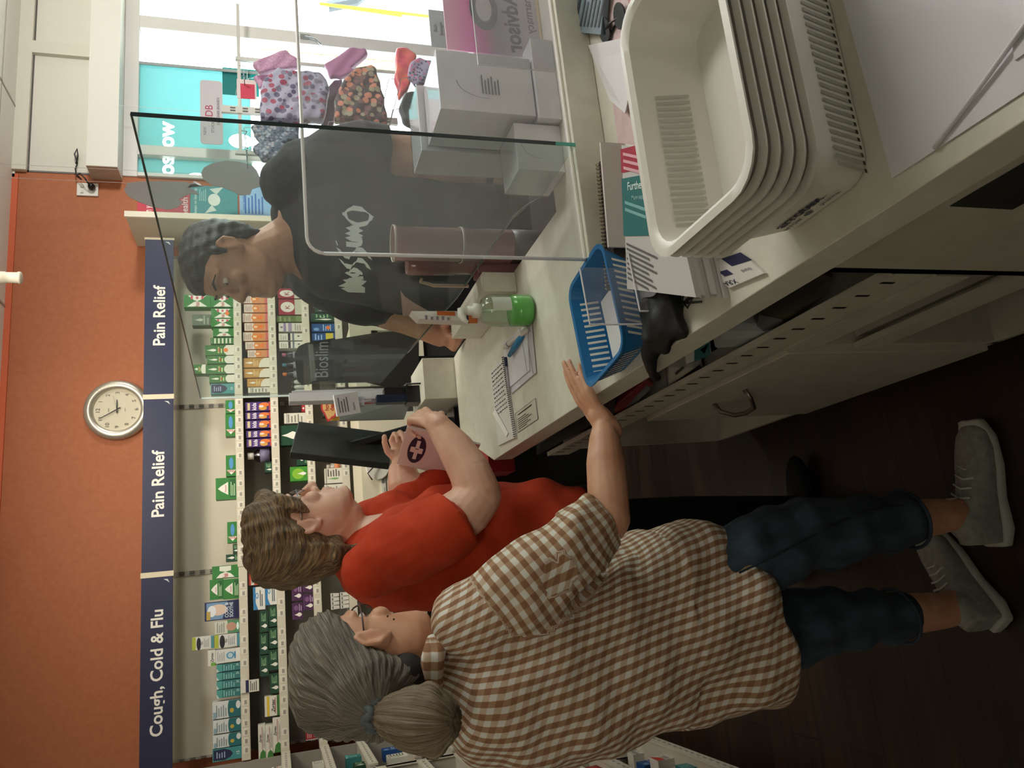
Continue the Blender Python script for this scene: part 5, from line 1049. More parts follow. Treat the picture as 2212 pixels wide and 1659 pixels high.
# carve face side: keep hair off the face by a lower hairline piece of dark nape hair
bm = bmesh.new(); ell(bm, w1(-.055, -.015, -.055), (.045, .058, .045), Rh); chain(bm, [(w1(-.06, -.03, -.06), .035), (w1(-.062, -.01, -.095), .022)])
nh = blob(bm, 'nape_hair', C('14110f', .7, 0, 90), hr, .004, 3)
bm = bmesh.new(); td = (TL-tie); chain(bm, [(tie, .019), (tie+td*.2, .026), (tie+td*.45, .040), (tie+td*.7, .050), (tie+td*.92, .052), (tie+td*1.05, .046)])
ell(bm, tie+td*.98+Vector((0, 0, -.004)), (.058, .045, .03))
tu = td.normalized(); ta = tu.cross(Vector((0, 1, 0))).normalized(); tb = tu.cross(ta)
def st2(c, n): r = c-tie; a = math.atan2(r.dot(tb), r.dot(ta)); return (r.dot(tu)*6, cos(a)*1.6, sin(a)*1.6)
def pf(c, n): r = c-tie; a = math.atan2(r.dot(tb), r.dot(ta)); return c+n*(.0018*sin(17*a)+.001*sin(39*a+20*r.dot(tu)))
pt = blob(bm, 'ponytail', hairmat('ponytail_hair', ('241d17', '5c4a38', '83725a', 'a09682')), hr, .0035, 3, pf, ('strand', st2))
m = MB(); hp = [tie+tu*.004+(ta*cos(a)+tb*sin(a))*.022+tu*.007*sin(6*a) for a in [2*pi*k/40 for k in range(40)]]; m.tube(hp, .0075, C('4e565a', .7), 8, True); m.build('hair_tie', hr, smooth=True, w=True)
# glasses
m = MB(); fr = C('4a3a34', .3); 
for y in (-1, 1):
    m.tube([w1(.088+.004*cos(a), y*.032+.025*cos(a), .012+.019*sin(a)) for a in [2*pi*k/20 for k in range(20)]], .0016, fr, 6, True); m.tube([w1(.088, y*.057, .018), w1(.05, y*.077, .016), w1(-.005, y*.082, .014)], .0018, fr, 6)
m.tube([w1(.092, -.008, .014), w1(.096, 0, .018), w1(.092, .008, .014)], .0016, fr, 6); g = m.build('spectacles', None, smooth=True); tag(g, 'thin brown framed spectacles worn by the woman with the ponytail', 'glasses')
# moles + earring
m = MB(); 
for x, y in ((822, 1336), (828, 1343)):
    pass
bm = bmesh.new(); ell(bm, w1(.045, -.0685, -.03), (.0025, .002, .0022)); ell(bm, w1(.035, -.0715, -.04), (.0022, .002, .002)); q = blob(bm, 'moles', C('5a3a2c', .8), body1, .0009, 1)
# ---- woman in red ---------------------------------------------------------------
W2 = thing('person', 'woman with short blonde hair in an orange red top holding a white pharmacy bag', 'person', (.05, 2.1, 0))
B2 = basis((sin(radians(82)), cos(radians(82)), 0), pitch=radians(-4)); O2 = P(662, 1146, 1, 2.1); s2_ = 1.08
bm = bmesh.new(); w2 = head(bm, O2, B2, s2_, 1.1, .004)
chain(bm, [(w2(-.02, 0, -.05), .062), (w2(.02, 0, -.095), .050), (P(745, 1170, 1, 2.12), .064), (P(800, 1200, 1, 2.12), .075)])
Y2 = 2.12
loft(bm, [sil(760,1120,760,1230,Y2,.06), sil(820,1110,820,1290,Y2,.12), sil(950,1080,950,1290,Y2,.13), sil(1150,1050,1150,1280,Y2,.14)], 24)
a2_ = [J(820,1210,1.97,52), J(930,1150,1.93,56), J(1005,1105,1.91,56), J(1035,1072,1.90,50), J(1015,1020,1.91,46), J(985,970,1.93,40), J(955,930,1.95,30), J(940,912,1.96,25)]
chain(bm, a2_)
wr = Vector(a2_[-1][0]); kn = P(897, 893, 1, 2.03); D_ = (kn-wr).normalized(); N_ = Vector((-.75, .15, -.35)); N_ = (N_-D_*N_.dot(D_)).normalized(); T_ = N_.cross(D_).normalized()
T_ = -T_ if T_.y < 0 else T_
hand(bm, wr, D_, N_, T_, .92, (.85, .9, .95, 1.0), (.6, .4)); chain(bm, [(wr-D_*.02, .029), (wr+D_*.02, .025)])
l2_ = [J(870,1115,2.25,40), J(935,1090,2.28,44), J(905,1065,2.30,42), J(875,1050,2.31,38), J(870,1020,2.32,32), J(872,1003,2.33,26)]
chain(bm, l2_); wr = Vector(l2_[-1][0]); kn = P(866, 962, 1, 2.33); D_ = (kn-wr).normalized(); N_ = Vector((.25, -.75, -.1)); N_ = (N_-D_*N_.dot(D_)).normalized(); T_ = Vector((0, 0, 1))
hand(bm, wr, D_, N_, T_, .86, (1.15, 1.15, 1.15, 1.15), (.7, .6)); chain(bm, [(wr-D_*.02, .028), (wr+D_*.02, .025)])
body2 = blob(bm, 'body', SKIN2, W2, .0042, 4); eyes(w2, B2, s2_, W2)
bm = bmesh.new()
loft(bm, [sil(742,1145,715,1225,2.13,.07), sil(775,1128,740,1275,2.13,.115), sil(820,1108,800,1310,2.13,.16), sil(870,1085,860,1322,2.13,.165), sil(930,1055,930,1322,2.13,.165), sil(1000,1045,1000,1318,2.13,.165), sil(1090,1040,1090,1330,2.13,.17), sil(1170,1040,1170,1340,2.12,.175), sil(1235,1048,1235,1345,2.12,.175)], 36)
chain(bm, [J(800,1235,2.0,62), J(850,1200,1.96,76), J(920,1160,1.92,78), J(950,1142,1.91,74)])
sa, ra = J(950,1142,1.91,74); sb, rb = J(990,1112,1.90,72); ax = (sb-sa).normalized(); q1 = ax.cross(Vector((0, 1, 0))).normalized(); q2 = ax.cross(q1)
loft(bm, [(sa, q1*ra, q2*ra, 2), (sb, q1*rb, q2*rb*.95, 2)], 30)
chain(bm, [J(840,1150,2.24,60), J(890,1100,2.28,56), J(935,1070,2.29,52), J(950,1052,2.29,48)])
redm = noisy('orange_red_jersey', 'b8340f', 'c13c16', 14, .9)
bm_ = 0
chain(bm, [(P(805, 1150, 1, 2.2), .085), J(850,1130,2.23,70)])
sh2 = blob(bm, 'top', redm, W2, .006, 5, fold(.0048, [((22, 20, 26), 0, 1), ((-28, 30, 44), 1, .6), ((60, 10, -35), 2, .4)]))
bm = bmesh.new(); loft(bm, [sil(1180,1050,1180,1335,2.12,.15), sil(1300,1055,1300,1300,2.12,.15)], 24)
for dx, dy in ((.07, -.07), (-.07, .08)): chain(bm, [(Vector((.02+dx, 2.12+dy, .80)), .09), (Vector((.03+dx, 2.12+dy, .45)), .07), (Vector((.02+dx, 2.12+dy, .08)), .055)])
blob(bm, 'trousers', C('0c1014', .9, 0, 20), W2, .008, 3)
for dx, dy in ((.07, -.07), (-.07, .08)): bm = bmesh.new(); ell(bm, (.07+dx, 2.12+dy, .04), (.13, .045, .04)); blob(bm, 'shoe', C('111214', .6), W2, .007, 2)
bm = bmesh.new()
hairshell(bm, w2, B2, s2_, .012, .006); ell(bm, w2(-.05, 0, .05), (.088, .086, .09), B2); ell(bm, w2(.078, 0, .085), (.036, .052, .034), B2)
for y in (-1, 1): chain(bm, [(w2(.065, .065*y, .055), .022), (w2(.045, .075*y, .02), .016), (w2(.025, .078*y, -.005), .009)])
for k in range(7): y = -.06+.02*k; chain(bm, [(w2(-.08, y, -.05), .028), (w2(-.075, y, -.085), .016), (w2(-.07+.01*(k % 2), y*1.1, -.115-.008*(k % 3)), .006)])
for k in range(14):
    a = random.uniform(-1.3, 1.3); p = w2(-.02+.09*cos(a*1.7), .08*sin(a), .115); chain(bm, [(w2(.0, .05*sin(a), .10), .03), (w2(-.05*cos(k), .07*sin(a), .128), .012)])
def st3(c, n): r = B2.transposed() @ (c-w2(.02, 0, .14)); a = math.atan2(r.y, r.z); return (r.x*6, a*1.3, r.length*3)
def hf3(c, n): r = c-O2; return c+n*(.0028*sin(70*r.x+40*r.z+2*sin(60*r.y))+.0022*sin(110*r.z-60*r.y+30*r.x)+.002*sin(180*r.x+90*r.y))
blob(bm, 'hair', hairmat('short_blonde_hair', ('1f1710', '4e3c28', '7d6442', 'b0946a'), .7), W2, .0036, 3, hf3, ('strand', st3))
m = MB(); fr = C('8f9096', .25, .8)
for y in (-1, 1):
    m.tube([w2(.090+.004*cos(a), y*.033+.024*cos(a), .012+.017*sin(a)) for a in [2*pi*k/20 for k in range(20)]], .0014, fr, 6, True); m.tube([w2(.09, y*.057, .016), w2(.05, y*.077, .014), w2(0, y*.081, .012)], .0015, fr, 6)
m.tube([w2(.094, -.008, .014), w2(.097, 0, .017), w2(.094, .008, .014)], .0014, fr, 6); g = m.build('spectacles', None, smooth=True); tag(g, 'silver framed spectacles worn by the woman in the red top', 'glasses')
# white pharmacy bag in her hands
bg_ = thing('pharmacy_bag', 'white paper bag with a navy cross emblem held by the woman in red', 'bag', (.4, 2.1, 1.2))
c4 = [P(880, 918, 1, 2.03), P(858, 998, 1, 2.28), P(975, 1030, 1, 2.24), P(990, 945, 1, 2.03)]
c4[3] = c4[0]+(c4[3]-c4[0])*1.45; c4[2] = c4[1]+c4[3]-c4[0]
nn = (c4[1]-c4[0]).cross(c4[3]-c4[0]).normalized()
MB().prism(c4, nn*.006, C('e8e2e2', .6)).build('paper', bg_, w=True)
n_ = -nn if nn.dot(CAM-c4[0]) < 0 else nn
m = MB(); o = c4[0]+(n_*.0066 if n_.dot(nn) > 0 else n_*.0006); ex, ey = c4[1]-c4[0], c4[3]-c4[0]
ops = [('p', [(.5+.36*cos(a), .21+.12*sin(a)) for a in [2*pi*k/28 for k in range(28)]], '1f1c42'), ('r', .25, .185, .75, .235, 'e8e2e2'), ('r', .43, .125, .57, .295, 'e8e2e2'), ('r', .455, .185, .475, .235, '1f1c42'), ('e', .75, .88, .06, .05, '8f8790')]
fr_ = (o, ex, ey)
if ex.cross(ey).dot(CAM-o) < 0:
    ops = [('p', [(b, a) for a, b in q[1]], q[2]) if q[0] == 'p' else ('r', q[2], q[1], q[4], q[3], q[5]) if q[0] == 'r' else ('e', q[2], q[1], q[4], q[3], q[5]) for q in ops]; fr_ = (o, ey, ex)
m.art(ops, fr_); m.build('emblem', bg_, w=True)
# ---- man behind the glass -------------------------------------------------------
W3 = thing('person', 'dark haired man in a black printed shirt leaning a fist on the counter behind glass', 'person', (1.15, 2.35, 0))
B3 = basis((-.985, -.17, 0), pitch=radians(-1)); O3 = P(500, 570, 1, 2.36); s3 = 1.17
bm = bmesh.new(); w3 = head(bm, O3, B3, s3, 1.0, .006)
ell(bm, w3(.03, 0, -.10), (.06, .055, .04), B3)
chain(bm, [(w3(-.02, 0, -.05), .072), (P(600, 540, 1, 2.37), .084), (P(650, 515, 1, 2.38), .095)])
loft(bm, [sil(600,430,600,560,2.38,.07), sil(650,370,650,600,2.38,.10), sil(800,380,800,620,2.36,.13), sil(1000,400,1000,640,2.36,.14)], 24)
la = [J(665,390,2.28,44), J(760,340,2.2,50), J(870,338,2.17,50), J(930,345,2.15,45), J(1000,355,2.13,40), J(1060,365,2.12,31), J(1085,372,2.12,27)]
chain(bm, la); wr = Vector(la[-1][0]); D_ = Vector((-.12, -.05, -1)).normalized(); N_ = Vector((-.9, .4, .1)); N_ = (N_-D_*N_.dot(D_)).normalized(); T_ = Vector((-.4, -.9, 0))
hand(bm, wr, D_, N_, T_, 1.05, (.5, .55, .6, .65), (.3, .3)); chain(bm, [(wr-D_*.02, .028), (wr+D_*.02, .026)])
ra_ = [J(700,610,2.5,56), J(780,640,2.55,52), J(845,668,2.58,46), J(875,680,2.58,42), J(915,700,2.57,36), J(950,722,2.56,28)]
chain(bm, ra_); wr = Vector(ra_[-1][0]); D_ = (P(1000, 752, 1, 2.50)-wr).normalized(); N_ = Vector((-.35, -.55, -.55)); N_ = (N_-D_*N_.dot(D_)).normalized(); T_ = Vector((.6, -.75, .2)); T_ = (T_-D_*T_.dot(D_)).normalized()
hand(bm, wr-D_*.01, D_, N_, T_, .98, (1.15, 1.2, 1.2, 1.25), (.9, .7)); chain(bm, [(wr-D_*.02, .03), (wr+D_*.03, .03)])
SK3 = noisy('skin_tan', 'b98468', 'c79478', 18, .5, bump=.05)
blob(bm, 'body', SK3, W3, .0046, 4); eyes(w3, B3, s3, W3)
bm = bmesh.new()
loft(bm, [sil(585,455,640,590,2.38,.075), sil(600,405,668,622,2.38,.115), sil(640,352,700,640,2.36,.15), sil(700,322,745,648,2.34,.165), sil(790,345,800,655,2.32,.175), sil(880,372,880,675,2.32,.18), sil(980,392,980,690,2.32,.185), sil(1075,405,1060,690,2.32,.185)], 36)
chain(bm, [J(620,400,2.3,58), J(660,368,2.26,66), J(730,345,2.21,72), J(790,338,2.18,72)])
sa, ra = J(790,338,2.18,72); sb, rb = J(845,338,2.17,68); ax = (sb-sa).normalized(); q1 = ax.cross(Vector((0, 1, 0))).normalized(); q2 = ax.cross(q1)
loft(bm, [(sa, q1*ra, q2*ra, 2), (sb, q1*rb, q2*rb, 2)], 28)
chain(bm, [J(690,600,2.48,68), J(760,630,2.53,64), J(815,652,2.56,58)])
blk = noisy('black_cotton', '15161c', '1d1e26', 20, .85)
sh3 = blob(bm, 'tee_shirt', blk, W3, .0062, 5, fold(.0045, [((20, 20, 24), 0, 1), ((-28, 30, 40), 1, .6), ((50, 10, -35), 2, .4)]))
bm = bmesh.new(); loft(bm, [sil(1040,410,1040,680,2.34,.15), (Vector((1.15, 2.36, .82)), Vector((.18, 0, 0)), Vector((0, .15, 0)), 2.2)], 24)
for dx, dy in ((.09, -.02), (-.08, .02)): chain(bm, [(Vector((1.15+dx, 2.36+dy, .82)), .10), (Vector((1.15+dx, 2.36+dy, .45)), .075), (Vector((1.16+dx, 2.36+dy, .07)), .055)])
blob(bm, 'trousers', C('3a3b40', .9, 0, 20), W3, .008, 3)
for dx, dy in ((.09, -.02), (-.08, .02)): bm = bmesh.new(); ell(bm, (1.10+dx, 2.36+dy, .045), (.14, .05, .045)); blob(bm, 'shoe', C('1a1a1c', .6), W3, .007, 2)
bm = bmesh.new(); hairshell(bm, w3, B3, s3, .0, .0)
for y in (-1, 1): chain(bm, [(w3(.01, .078*y, .04), .014), (w3(.014, .079*y, .012), .008)])
def st4(c, n): r = B3.transposed() @ (c-O3); return (r.z*8, r.x*9, r.y*9)
blob(bm, 'hair', hairmat('short_dark_hair', ('100e0d', '1c1a18', '2c2926', '4c4742'), .6), W3, .004, 3, lambda c, n: c+n*(.0016*sin(140*c.x+60*c.z)+.0014*sin(190*c.z+90*c.y)), ('strand', st4))
# eyebrows, watch, printed logo
m = MB()
for y in (-1, 1): m.tube([w3(.091, .014*y, .036), w3(.087, .038*y, .041), w3(.070, .056*y, .034)], [.003, .004, .002], C('1c1815', .9), 6)
m.build('eyebrows', W3, w=True, smooth=True)
p, r = la[-2]; p = Vector(p); d = (Vector(la[-1][0])-Vector(la[-3][0])).normalized(); a1 = d.cross(Vector((1, 0, 0))).normalized(); a2 = d.cross(a1)
wt = thing('wrist_watch', 'black wrist watch on the hanging arm of the man behind glass', 'watch', p)
bm = bmesh.new(); loft(bm, [(p-d*.011, a1*(r+.005), a2*(r+.005), 2), (p+d*.011, a1*(r+.003), a2*(r+.003), 2)], 28); blob(bm, 'strap', C('111114', .5), wt, .002, 1)
fdir = (CAM-p); fdir = (fdir-d*fdir.dot(d)).normalized(); MB().prism([p+fdir*(r+.003)+d*.017*cos(a)+d.cross(fdir)*.017*sin(a) for a in [2*pi*k/16+.2 for k in range(16)]], fdir*.008, C('0c0c0e', .15)).build('dial', wt, w=True)
bvh = BVHTree.FromPolygons([v.co+W3.location for v in sh3.data.vertices], [tuple(q.vertices) for q in sh3.data.polygons])
# the brush-script word printed on the chest, drawn as strokes and laid on the cloth
SK = [[(-.50,.15),(-.49,.95),(-.46,.2),(-.44,1.05),(-.41,.15),(-.39,.9),(-.36,.25),(-.33,.35)], [(-.30,.35),(-.33,.6),(-.29,.8),(-.25,.6),(-.27,.35),(-.31,.33)], [(-.13,1.05),(-.20,.9),(-.22,.65),(-.13,.45),(-.15,.15),(-.24,.0)], [(.01,1.15),(-.07,1.0),(-.10,.7),(.0,.5),(-.02,.15),(-.12,-.05)],
      [(.06,.85),(.05,.45),(.07,.25)], [(.07,1.18),(.075,1.22)], [(.11,.25),(.13,.8),(.16,.3),(.19,.8),(.22,.3),(.25,.78),(.27,.35)], [(.42,.9),(.34,.75),(.29,.4),(.32,.0),(.40,-.1),(.48,.2),(.50,.6),(.45,.92),(.40,.88)]]
m = MB()
for st_ in SK:
    pp = []
    for a, b in zip(st_, st_[1:]): pp += [(a[0]+(b[0]-a[0])*k/5, a[1]+(b[1]-a[1])*k/5) for k in range(5)]
    pp.append(st_[-1]); vs = []
    for i, (u_, h_) in enumerate(pp):
        q0, q1_ = pp[max(0, i-1)], pp[min(len(pp)-1, i+1)]; du, dh = (q1_[0]-q0[0])*178, (q1_[1]-q0[1])*58; l = math.hypot(du, dh) or 1
        wd = 5.6
        for sg_ in (-1, 1):
            y = 538-u_*178-sg_*wd*dh/l*-1; x = 797-h_*58-sg_*wd*du/l*-1
            hit = bvh.ray_cast(CAM, ray(x, y).normalized()); vs.append(hit[0]-ray(x, y).normalized()*.0025 if hit[0] is not None else CAM+ray(x, y)*2.2)
    m.add(vs, [(2*i, 2*i+1, 2*i+3, 2*i+2) for i in range(len(pp)-1)], C('dcddd8', .7))
lg = m.build('shirt_print', sh3, w=False)
for v in lg.data.vertices: v.co -= W3.location
# ================================================================== window display
def patt(name, base, cols, scale, th=.35):
    m, t, b = nodes(name); tc = t.nodes.new('ShaderNodeTexCoord'); v = t.nodes.new('ShaderNodeTexVoronoi'); v.inputs['Scale'].default_value = scale
    t.links.new(tc.outputs['Object'], v.inputs[0]); r = t.nodes.new('ShaderNodeValToRGB'); r.color_ramp.interpolation = 'CONSTANT'
    e = r.color_ramp.elements; e[0].color = lin(cols[0]); e[0].position = 0; e[1].position = .34; e[1].color = lin(cols[1])
    if len(cols) > 2: q = e.new(.67); q.color = lin(cols[2])
    sp = t.nodes.new('ShaderNodeSeparateXYZ'); t.links.new(v.outputs['Color'], sp.inputs[0]); t.links.new(sp.outputs[0], r.inputs[0])
    mr = t.nodes.new('ShaderNodeMath'); mr.operation = 'LESS_THAN'; mr.inputs[1].default_value = th; t.links.new(v.outputs['Distance'], mr.inputs[0])
    mx = t.nodes.new('ShaderNodeMixRGB'); mx.inputs[1].default_value = lin(base); t.links.new(mr.outputs[0], mx.inputs[0]); t.links.new(r.outputs[0], mx.inputs[2])
    t.links.new(mx.outputs[0], b.inputs['Base Color']); b.inputs['Roughness'].default_value = .6; return m
terr = patt('terrazzo_print', '9292a4', ('8a4256', '55526a', '6d6a7c'), 30, .5); flor = patt('floral_print', '3b3436', ('b8765e', '8f8a72', '6d4a4a'), 30, .55)
blu = patt('blue_floral_print', '59657a', ('8a94a6', '3a4150', '9a9098'), 60, .5); pnk = patt('pink_woven', 'a8809a', ('b593aa', '9b7088', 'a8809a'), 80, .4)
def soft(name, label, cat, pix, Y, th, mat, group=None, extra=None, zip_=None):
    a = [P(x, y, 1, Y) for x, y in pix]; c = sum(a, Vector())/len(a); t = thing(name, label, cat, c, 0, group)
    bm = bmesh.new(); n = len(a)
    L = []
    for k, (dy, s) in enumerate(((-th/2, .86), (-th*.38, .97), (0, 1.0), (th*.38, .97), (th/2, .86))): L.append([bm.verts.new(c+(p-c)*s+Vector((0, dy, 0))) for p in a])
    for i in range(4):
        for k in range(n): bm.faces.new((L[i][k], L[i][(k+1) % n], L[i+1][(k+1) % n], L[i+1][k]))
    bm.faces.new(L[0][::-1]); bm.faces.new(L[-1])
    o = blob(bm, 'pouch_body', mat, t, .006, 4, lambda q, nn: q+nn*.003*sin(50*q.x+70*q.z))
    if zip_: m = MB(); m.tube([P(x, y, 1, Y-th*.3) for x, y in zip_], .004, C('2b2b33', .4), 6); m.build('zip', t, w=True, smooth=True)
    m = MB(); top = max(a, key=lambda p: p.z); m.tube([top, top+Vector((0, .01, .03)), Vector((top.x, WY-.20, top.z+.035))], .002, C('8a8f90', .3, 1), 6); 
    m.build('hanger', t, w=True)
    return t
soft('toiletry_bag', 'large grey terrazzo patterned toiletry bag hanging in the window display', 'bag', [(562,200),(570,178),(600,152),(625,158),(690,161),(708,178),(712,205),(700,262),(640,266),(561,262)], 4.0, .09, terr, None, None, [(572,182),(600,168),(680,172),(700,190)])
soft('toiletry_bag', 'large dark floral toiletry bag hanging in the window display', 'bag', [(742,176),(765,156),(800,145),(812,155),(828,215),(838,272),(780,272),(722,262),(722,220)], 3.95, .10, flor, None, None, [(742,180),(775,160),(806,150)])
soft('toiletry_bag', 'pink woven pouch, upper left of the two pink pouches in the window', 'bag', [(545,140),(600,114),(619,112),(642,130),(650,150),(620,150),(560,160)], 4.1, .05, pnk)
soft('toiletry_bag', 'folded pink pouch peeping out left of the terrazzo bag', 'bag', [(548,168),(590,155),(620,150),(580,185),(560,192)], 4.19, .04, pnk)
soft('toiletry_bag', 'bright pink pouch above the floral bag in the window', 'bag', [(700,142),(755,106),(788,106),(795,120),(755,152),(770,158),(735,170),(712,168)], 4.08, .05, C('a3688f', .5, 0, 40))
soft('toiletry_bag', 'blue grey floral pouch, upper of the two above the man\'s shoulder', 'bag', [(540,275),(560,268),(645,272),(648,306),(600,318),(560,310)], 4.02, .06, blu, 'blue floral pouches')
soft('toiletry_bag', 'blue grey floral pouch, lower of the two above the man\'s shoulder', 'bag', [(546,322),(565,308),(615,312),(635,335),(602,352),(565,346)], 3.94, .06, blu, 'blue floral pouches')
soft('toiletry_bag', 'dark plum pouch between the terrazzo and floral bags', 'bag', [(700,200),(722,175),(740,172),(735,230),(712,300),(690,290)], 4.16, .05, C('4a3346', .5))
soft('net_sponge_bag', 'clear bag of red and orange sponges hanging at the right of the window', 'bag', [(855,108),(880,106),(900,125),(892,160),(880,200),(862,215),(852,170)], 3.6, .06, noisy('red_orange_plastic', 'd86a50', 'c03a5c', 20, .3))
soft('hair_bow_pack', 'purple and pink patterned pack in clear wrap beside the white cartons', 'pack', [(885,140),(905,128),(940,138),(942,178),(900,186),(880,168)], 3.42, .05, patt('bow_print', '8a86a0', ('c25a7c', '3c3850'), 70, .45))
soft('black_hair_goods', 'bunch of black hair accessories hanging beside the white cartons', 'accessories', [(872,205),(905,200),(925,215),(922,262),(900,285),(868,262),(862,235)], 3.45, .06, C('15161a', .4, 0, 60))
# rack
rk = thing('display_rack', 'pale grey slotted display rack with hooks before the shop window', 'rack', (2.8, WY-.2, 0))
g = C('b9b8b0', .5)
for y in (128, 330): a = P(520, y, 1, WY-.2); MB().box((a.x-.012, WY-.21, 0), (a.x+.012, WY-.19, a.z+.03), g).build('post', rk, w=True)
a, b = P(478, 232, 1, WY-.2), P(560, 250, 1, WY-.2); m = MB(); m.box((b.x-.0, WY-.215, .8), (b.x+.045, WY-.195, a.z), g)
for k in range(14): z = .85+k*.07; m.box((b.x+.008, WY-.2158, z), (b.x+.018, WY-.215, z+.03), C('55554f')); m.box((b.x+.026, WY-.2158, z), (b.x+.036, WY-.215, z+.03), C('55554f'))
m.build('slotted_post', rk, w=True)
a, b = P(520, 335, 1, WY-.2), P(520, 100, 1, WY-.2); MB().box((a.x, WY-.205, a.z-.01), (b.x+.3, WY-.195, a.z+.01), g).build('cross_bar', rk, w=True)
for k, (x, y) in enumerate(((530, 290), (532, 325), (525, 150), (528, 172))):
    a = P(x, y, 1, 4.15); MB().tube([Vector((a.x, WY-.2, a.z)), a, a+Vector((0, -.03, -.01)), a+Vector((0, -.035, .02))], .0025, C('6a6e70', .3, 1), 6).build('hook', rk, w=True, smooth=True)
a, b = P(512, 150, 1, 4.2), P(550, 232, 1, 4.2)
t = thing('sale_ticket', 'small red and white price ticket on the display rack', 'ticket', (mid(a, b).x, 4.2, mid(a, b).z)); MB().box((-.07, 0, -.06), (.06, .002, .05), C('c8bcb8')).box((-.07, -.0006, -.05), (.03, 0, .03), C('b8344a')).build('card', t); MB().tube([(0, .001, .05), (0, WY-.2-4.2, .06)], .0015, g).build('clip', t)
# sponge sign and net sponges
a, b = P(925, 20, 1, 3.0), P(985, 105, 1, 3.0)
t = thing('sponge_sign', 'grey card sign reading Bath Sponges \$2.50 at the top of the picture'.replace('\\', ''), 'sign', (mid(a, b).x, 3.0, b.z)); w_, h_ = a.x-b.x, a.z-b.z
MB().box((-w_/2, 0, 0), (w_/2, .003, h_), C('9aa2a4', .5)).box((-.006, .003, -(b.z-.6495)), (.006, .012, h_*.5), C('9a9a96')).build('card', t); m = MB(); m.art([('t', 'Bath', .5, .78, .14, '4a5054', .5), ('t', 'Sponges', .5, .55, .14, '4a5054', .8), ('t', '$2.50', .5, .3, .15, '4a5054', .6)], ((-w_/2, -.0005, 0), (w_, 0, 0), (0, 0, h_))); m.build('card_print', t)
st_ = thing('sponge_bin', 'white bin carrying the net sponges and their sign by the window', 'bin', (mid(a, b).x, 3.0, 0)); MB().box((-.11, -.12, 0), (.35, .1, .648), C('cfcdc6', .5)).build('bin_body', st_)
for k, (x, y, c_) in enumerate(((1000, 60, 'c23a4c'), (1010, 90, 'b04a8a'), (995, 30, 'c8c4cc'))):
    c = P(x, y, 1, 2.95); c.z = .70; c.x += .03*k; bm = bmesh.new(); ell(bm, (c.x, c.y, 1.003+.045+.001*k if False else c.z), (.055, .045, .05)); o = blob(bm, 'net_sponge', C(c_, .8, 0, 80), None, .006, 2, lambda q, nn: q+nn*.006*sin(90*q.x+60*q.z)*sin(80*q.y)); tag(o, ['round red net sponge on the white bin beside the sign', 'round purple net sponge on the white bin beside the sign', 'round white net sponge on the white bin beside the sign'][k], 'sponge', 'net sponges')
# ================================================================== till area
tb = C('17181a', .35)
mn = thing('monitor', 'black monitor seen from behind leaning over the till cabinet', 'monitor', (.58, 2.85, .82))
q = [P(645, 910, 1, 2.95), P(846, 935, 1, 2.95), P(796, 995, 1, 2.80), P(627, 977, 1, 2.80)]; q[2] = q[1]+q[3]-q[0]; nn = (q[1]-q[0]).cross(q[3]-q[0]).normalized(); nn = -nn if nn.y < 0 else nn
MB().prism(q, nn*.028, C('23241f', .45)).build('back_shell', mn, w=True, bevel=.003)
c = (q[0]+q[1]+q[2]+q[3])/4; e0, e1 = (q[0]-c)*.94, (q[1]-c)*.94; MB().prism([c+(p-c)*.94+nn*.0282 for p in q], nn*.001, C('07080a', .1)).build('screen', mn, w=True)
MB().tube([c+nn*.02-Vector((0, 0, .03)), Vector((.60, 2.90, 1.0)), Vector((.60, 2.90, .94))], .018, tb, 10).box((.52, 2.80, .9306), (.635, 2.94, .942), tb).build('stand', mn, w=True)
cd2 = thing('customer_display', 'flat grey panel display standing behind the monitor', 'display', (.68, 3.0, .9))
q = [P(740, 878, 1, 3.02), P(888, 863, 1, 3.02), P(873, 905, 1, 2.96), P(732, 909, 1, 2.96)]
MB().prism(q, (0, .012, 0), C('55554f', .4)).build('panel', cd2, w=True); MB().tube([q[1], Vector((q[1].x-.02, 3.03, 1.05)), Vector((q[1].x-.02, 3.03, .805))], .012, tb, 8).build('stand', cd2, w=True)
t = thing('pen_holder', 'dark blue and black desk tidy on the white box block behind the counter', 'holder', (.69, 2.80, 1.0706)); MB().box((-.035, -.02, 0), (.03, .05, .05), tb).box((-.03, -.01, .05), (.0, .03, .16), C('15213f', .4)).box((.0, -.005, .05), (.028, .04, .13), tb).build('tidy_body', t)
MB().tube([(.02, -.02, .03), (.03, -.04, .055), (.03, -.045, -.02)], .004, tb, 6).build('bent_clip', t, smooth=True)
t = thing('paper_stack', 'tall white stack of papers standing on edge beside the pen holder', 'papers', (.715, 2.90, 1.0706)); MB().box((-.05, -.05, .2), (-.02, -.035, .24), C('c9c9cf', .5)).box((-.02, -.05, .2), (-.015, .0, .24), C('c9c9cf', .5)).box((-.02, -.03, 0), (.012, .035, .47), C('dcdce0', .5)).box((.012, -.03, 0), (.02, .035, .46), C('c9c9cf', .5)).build('sheets', t)
t = thing('memo_cube', 'white memo cube with printed text held before the paper stack', 'memo block', (.67, 2.83, 1.295)); m = MB().box((-.035, -.03, 0), (.045, .03, .085), C('d8d8de', .5)); o = m.build('cube', t); m = MB(); m.art([('l', .15, .85, .85, .5, 4, '6a6a74'), ('t', 'memo', .35, .25, .1, '4a4a58', .4)], ((-.035, -.0306, 0), (.08, 0, 0), (0, 0, .085))); m.build('cube_print', t); t.rotation_euler = (0, radians(-8), radians(-14)); MB().box((.0, -.005, -.05), (.008, .005, -.001), C('c9c9cf')).build('support', t)
a = P(775, 862, 1, 3.1); t = thing('gift_card_rack', 'small rack of red and white cards behind the paper stack', 'rack', (a.x, 3.1, .9)); m = MB()
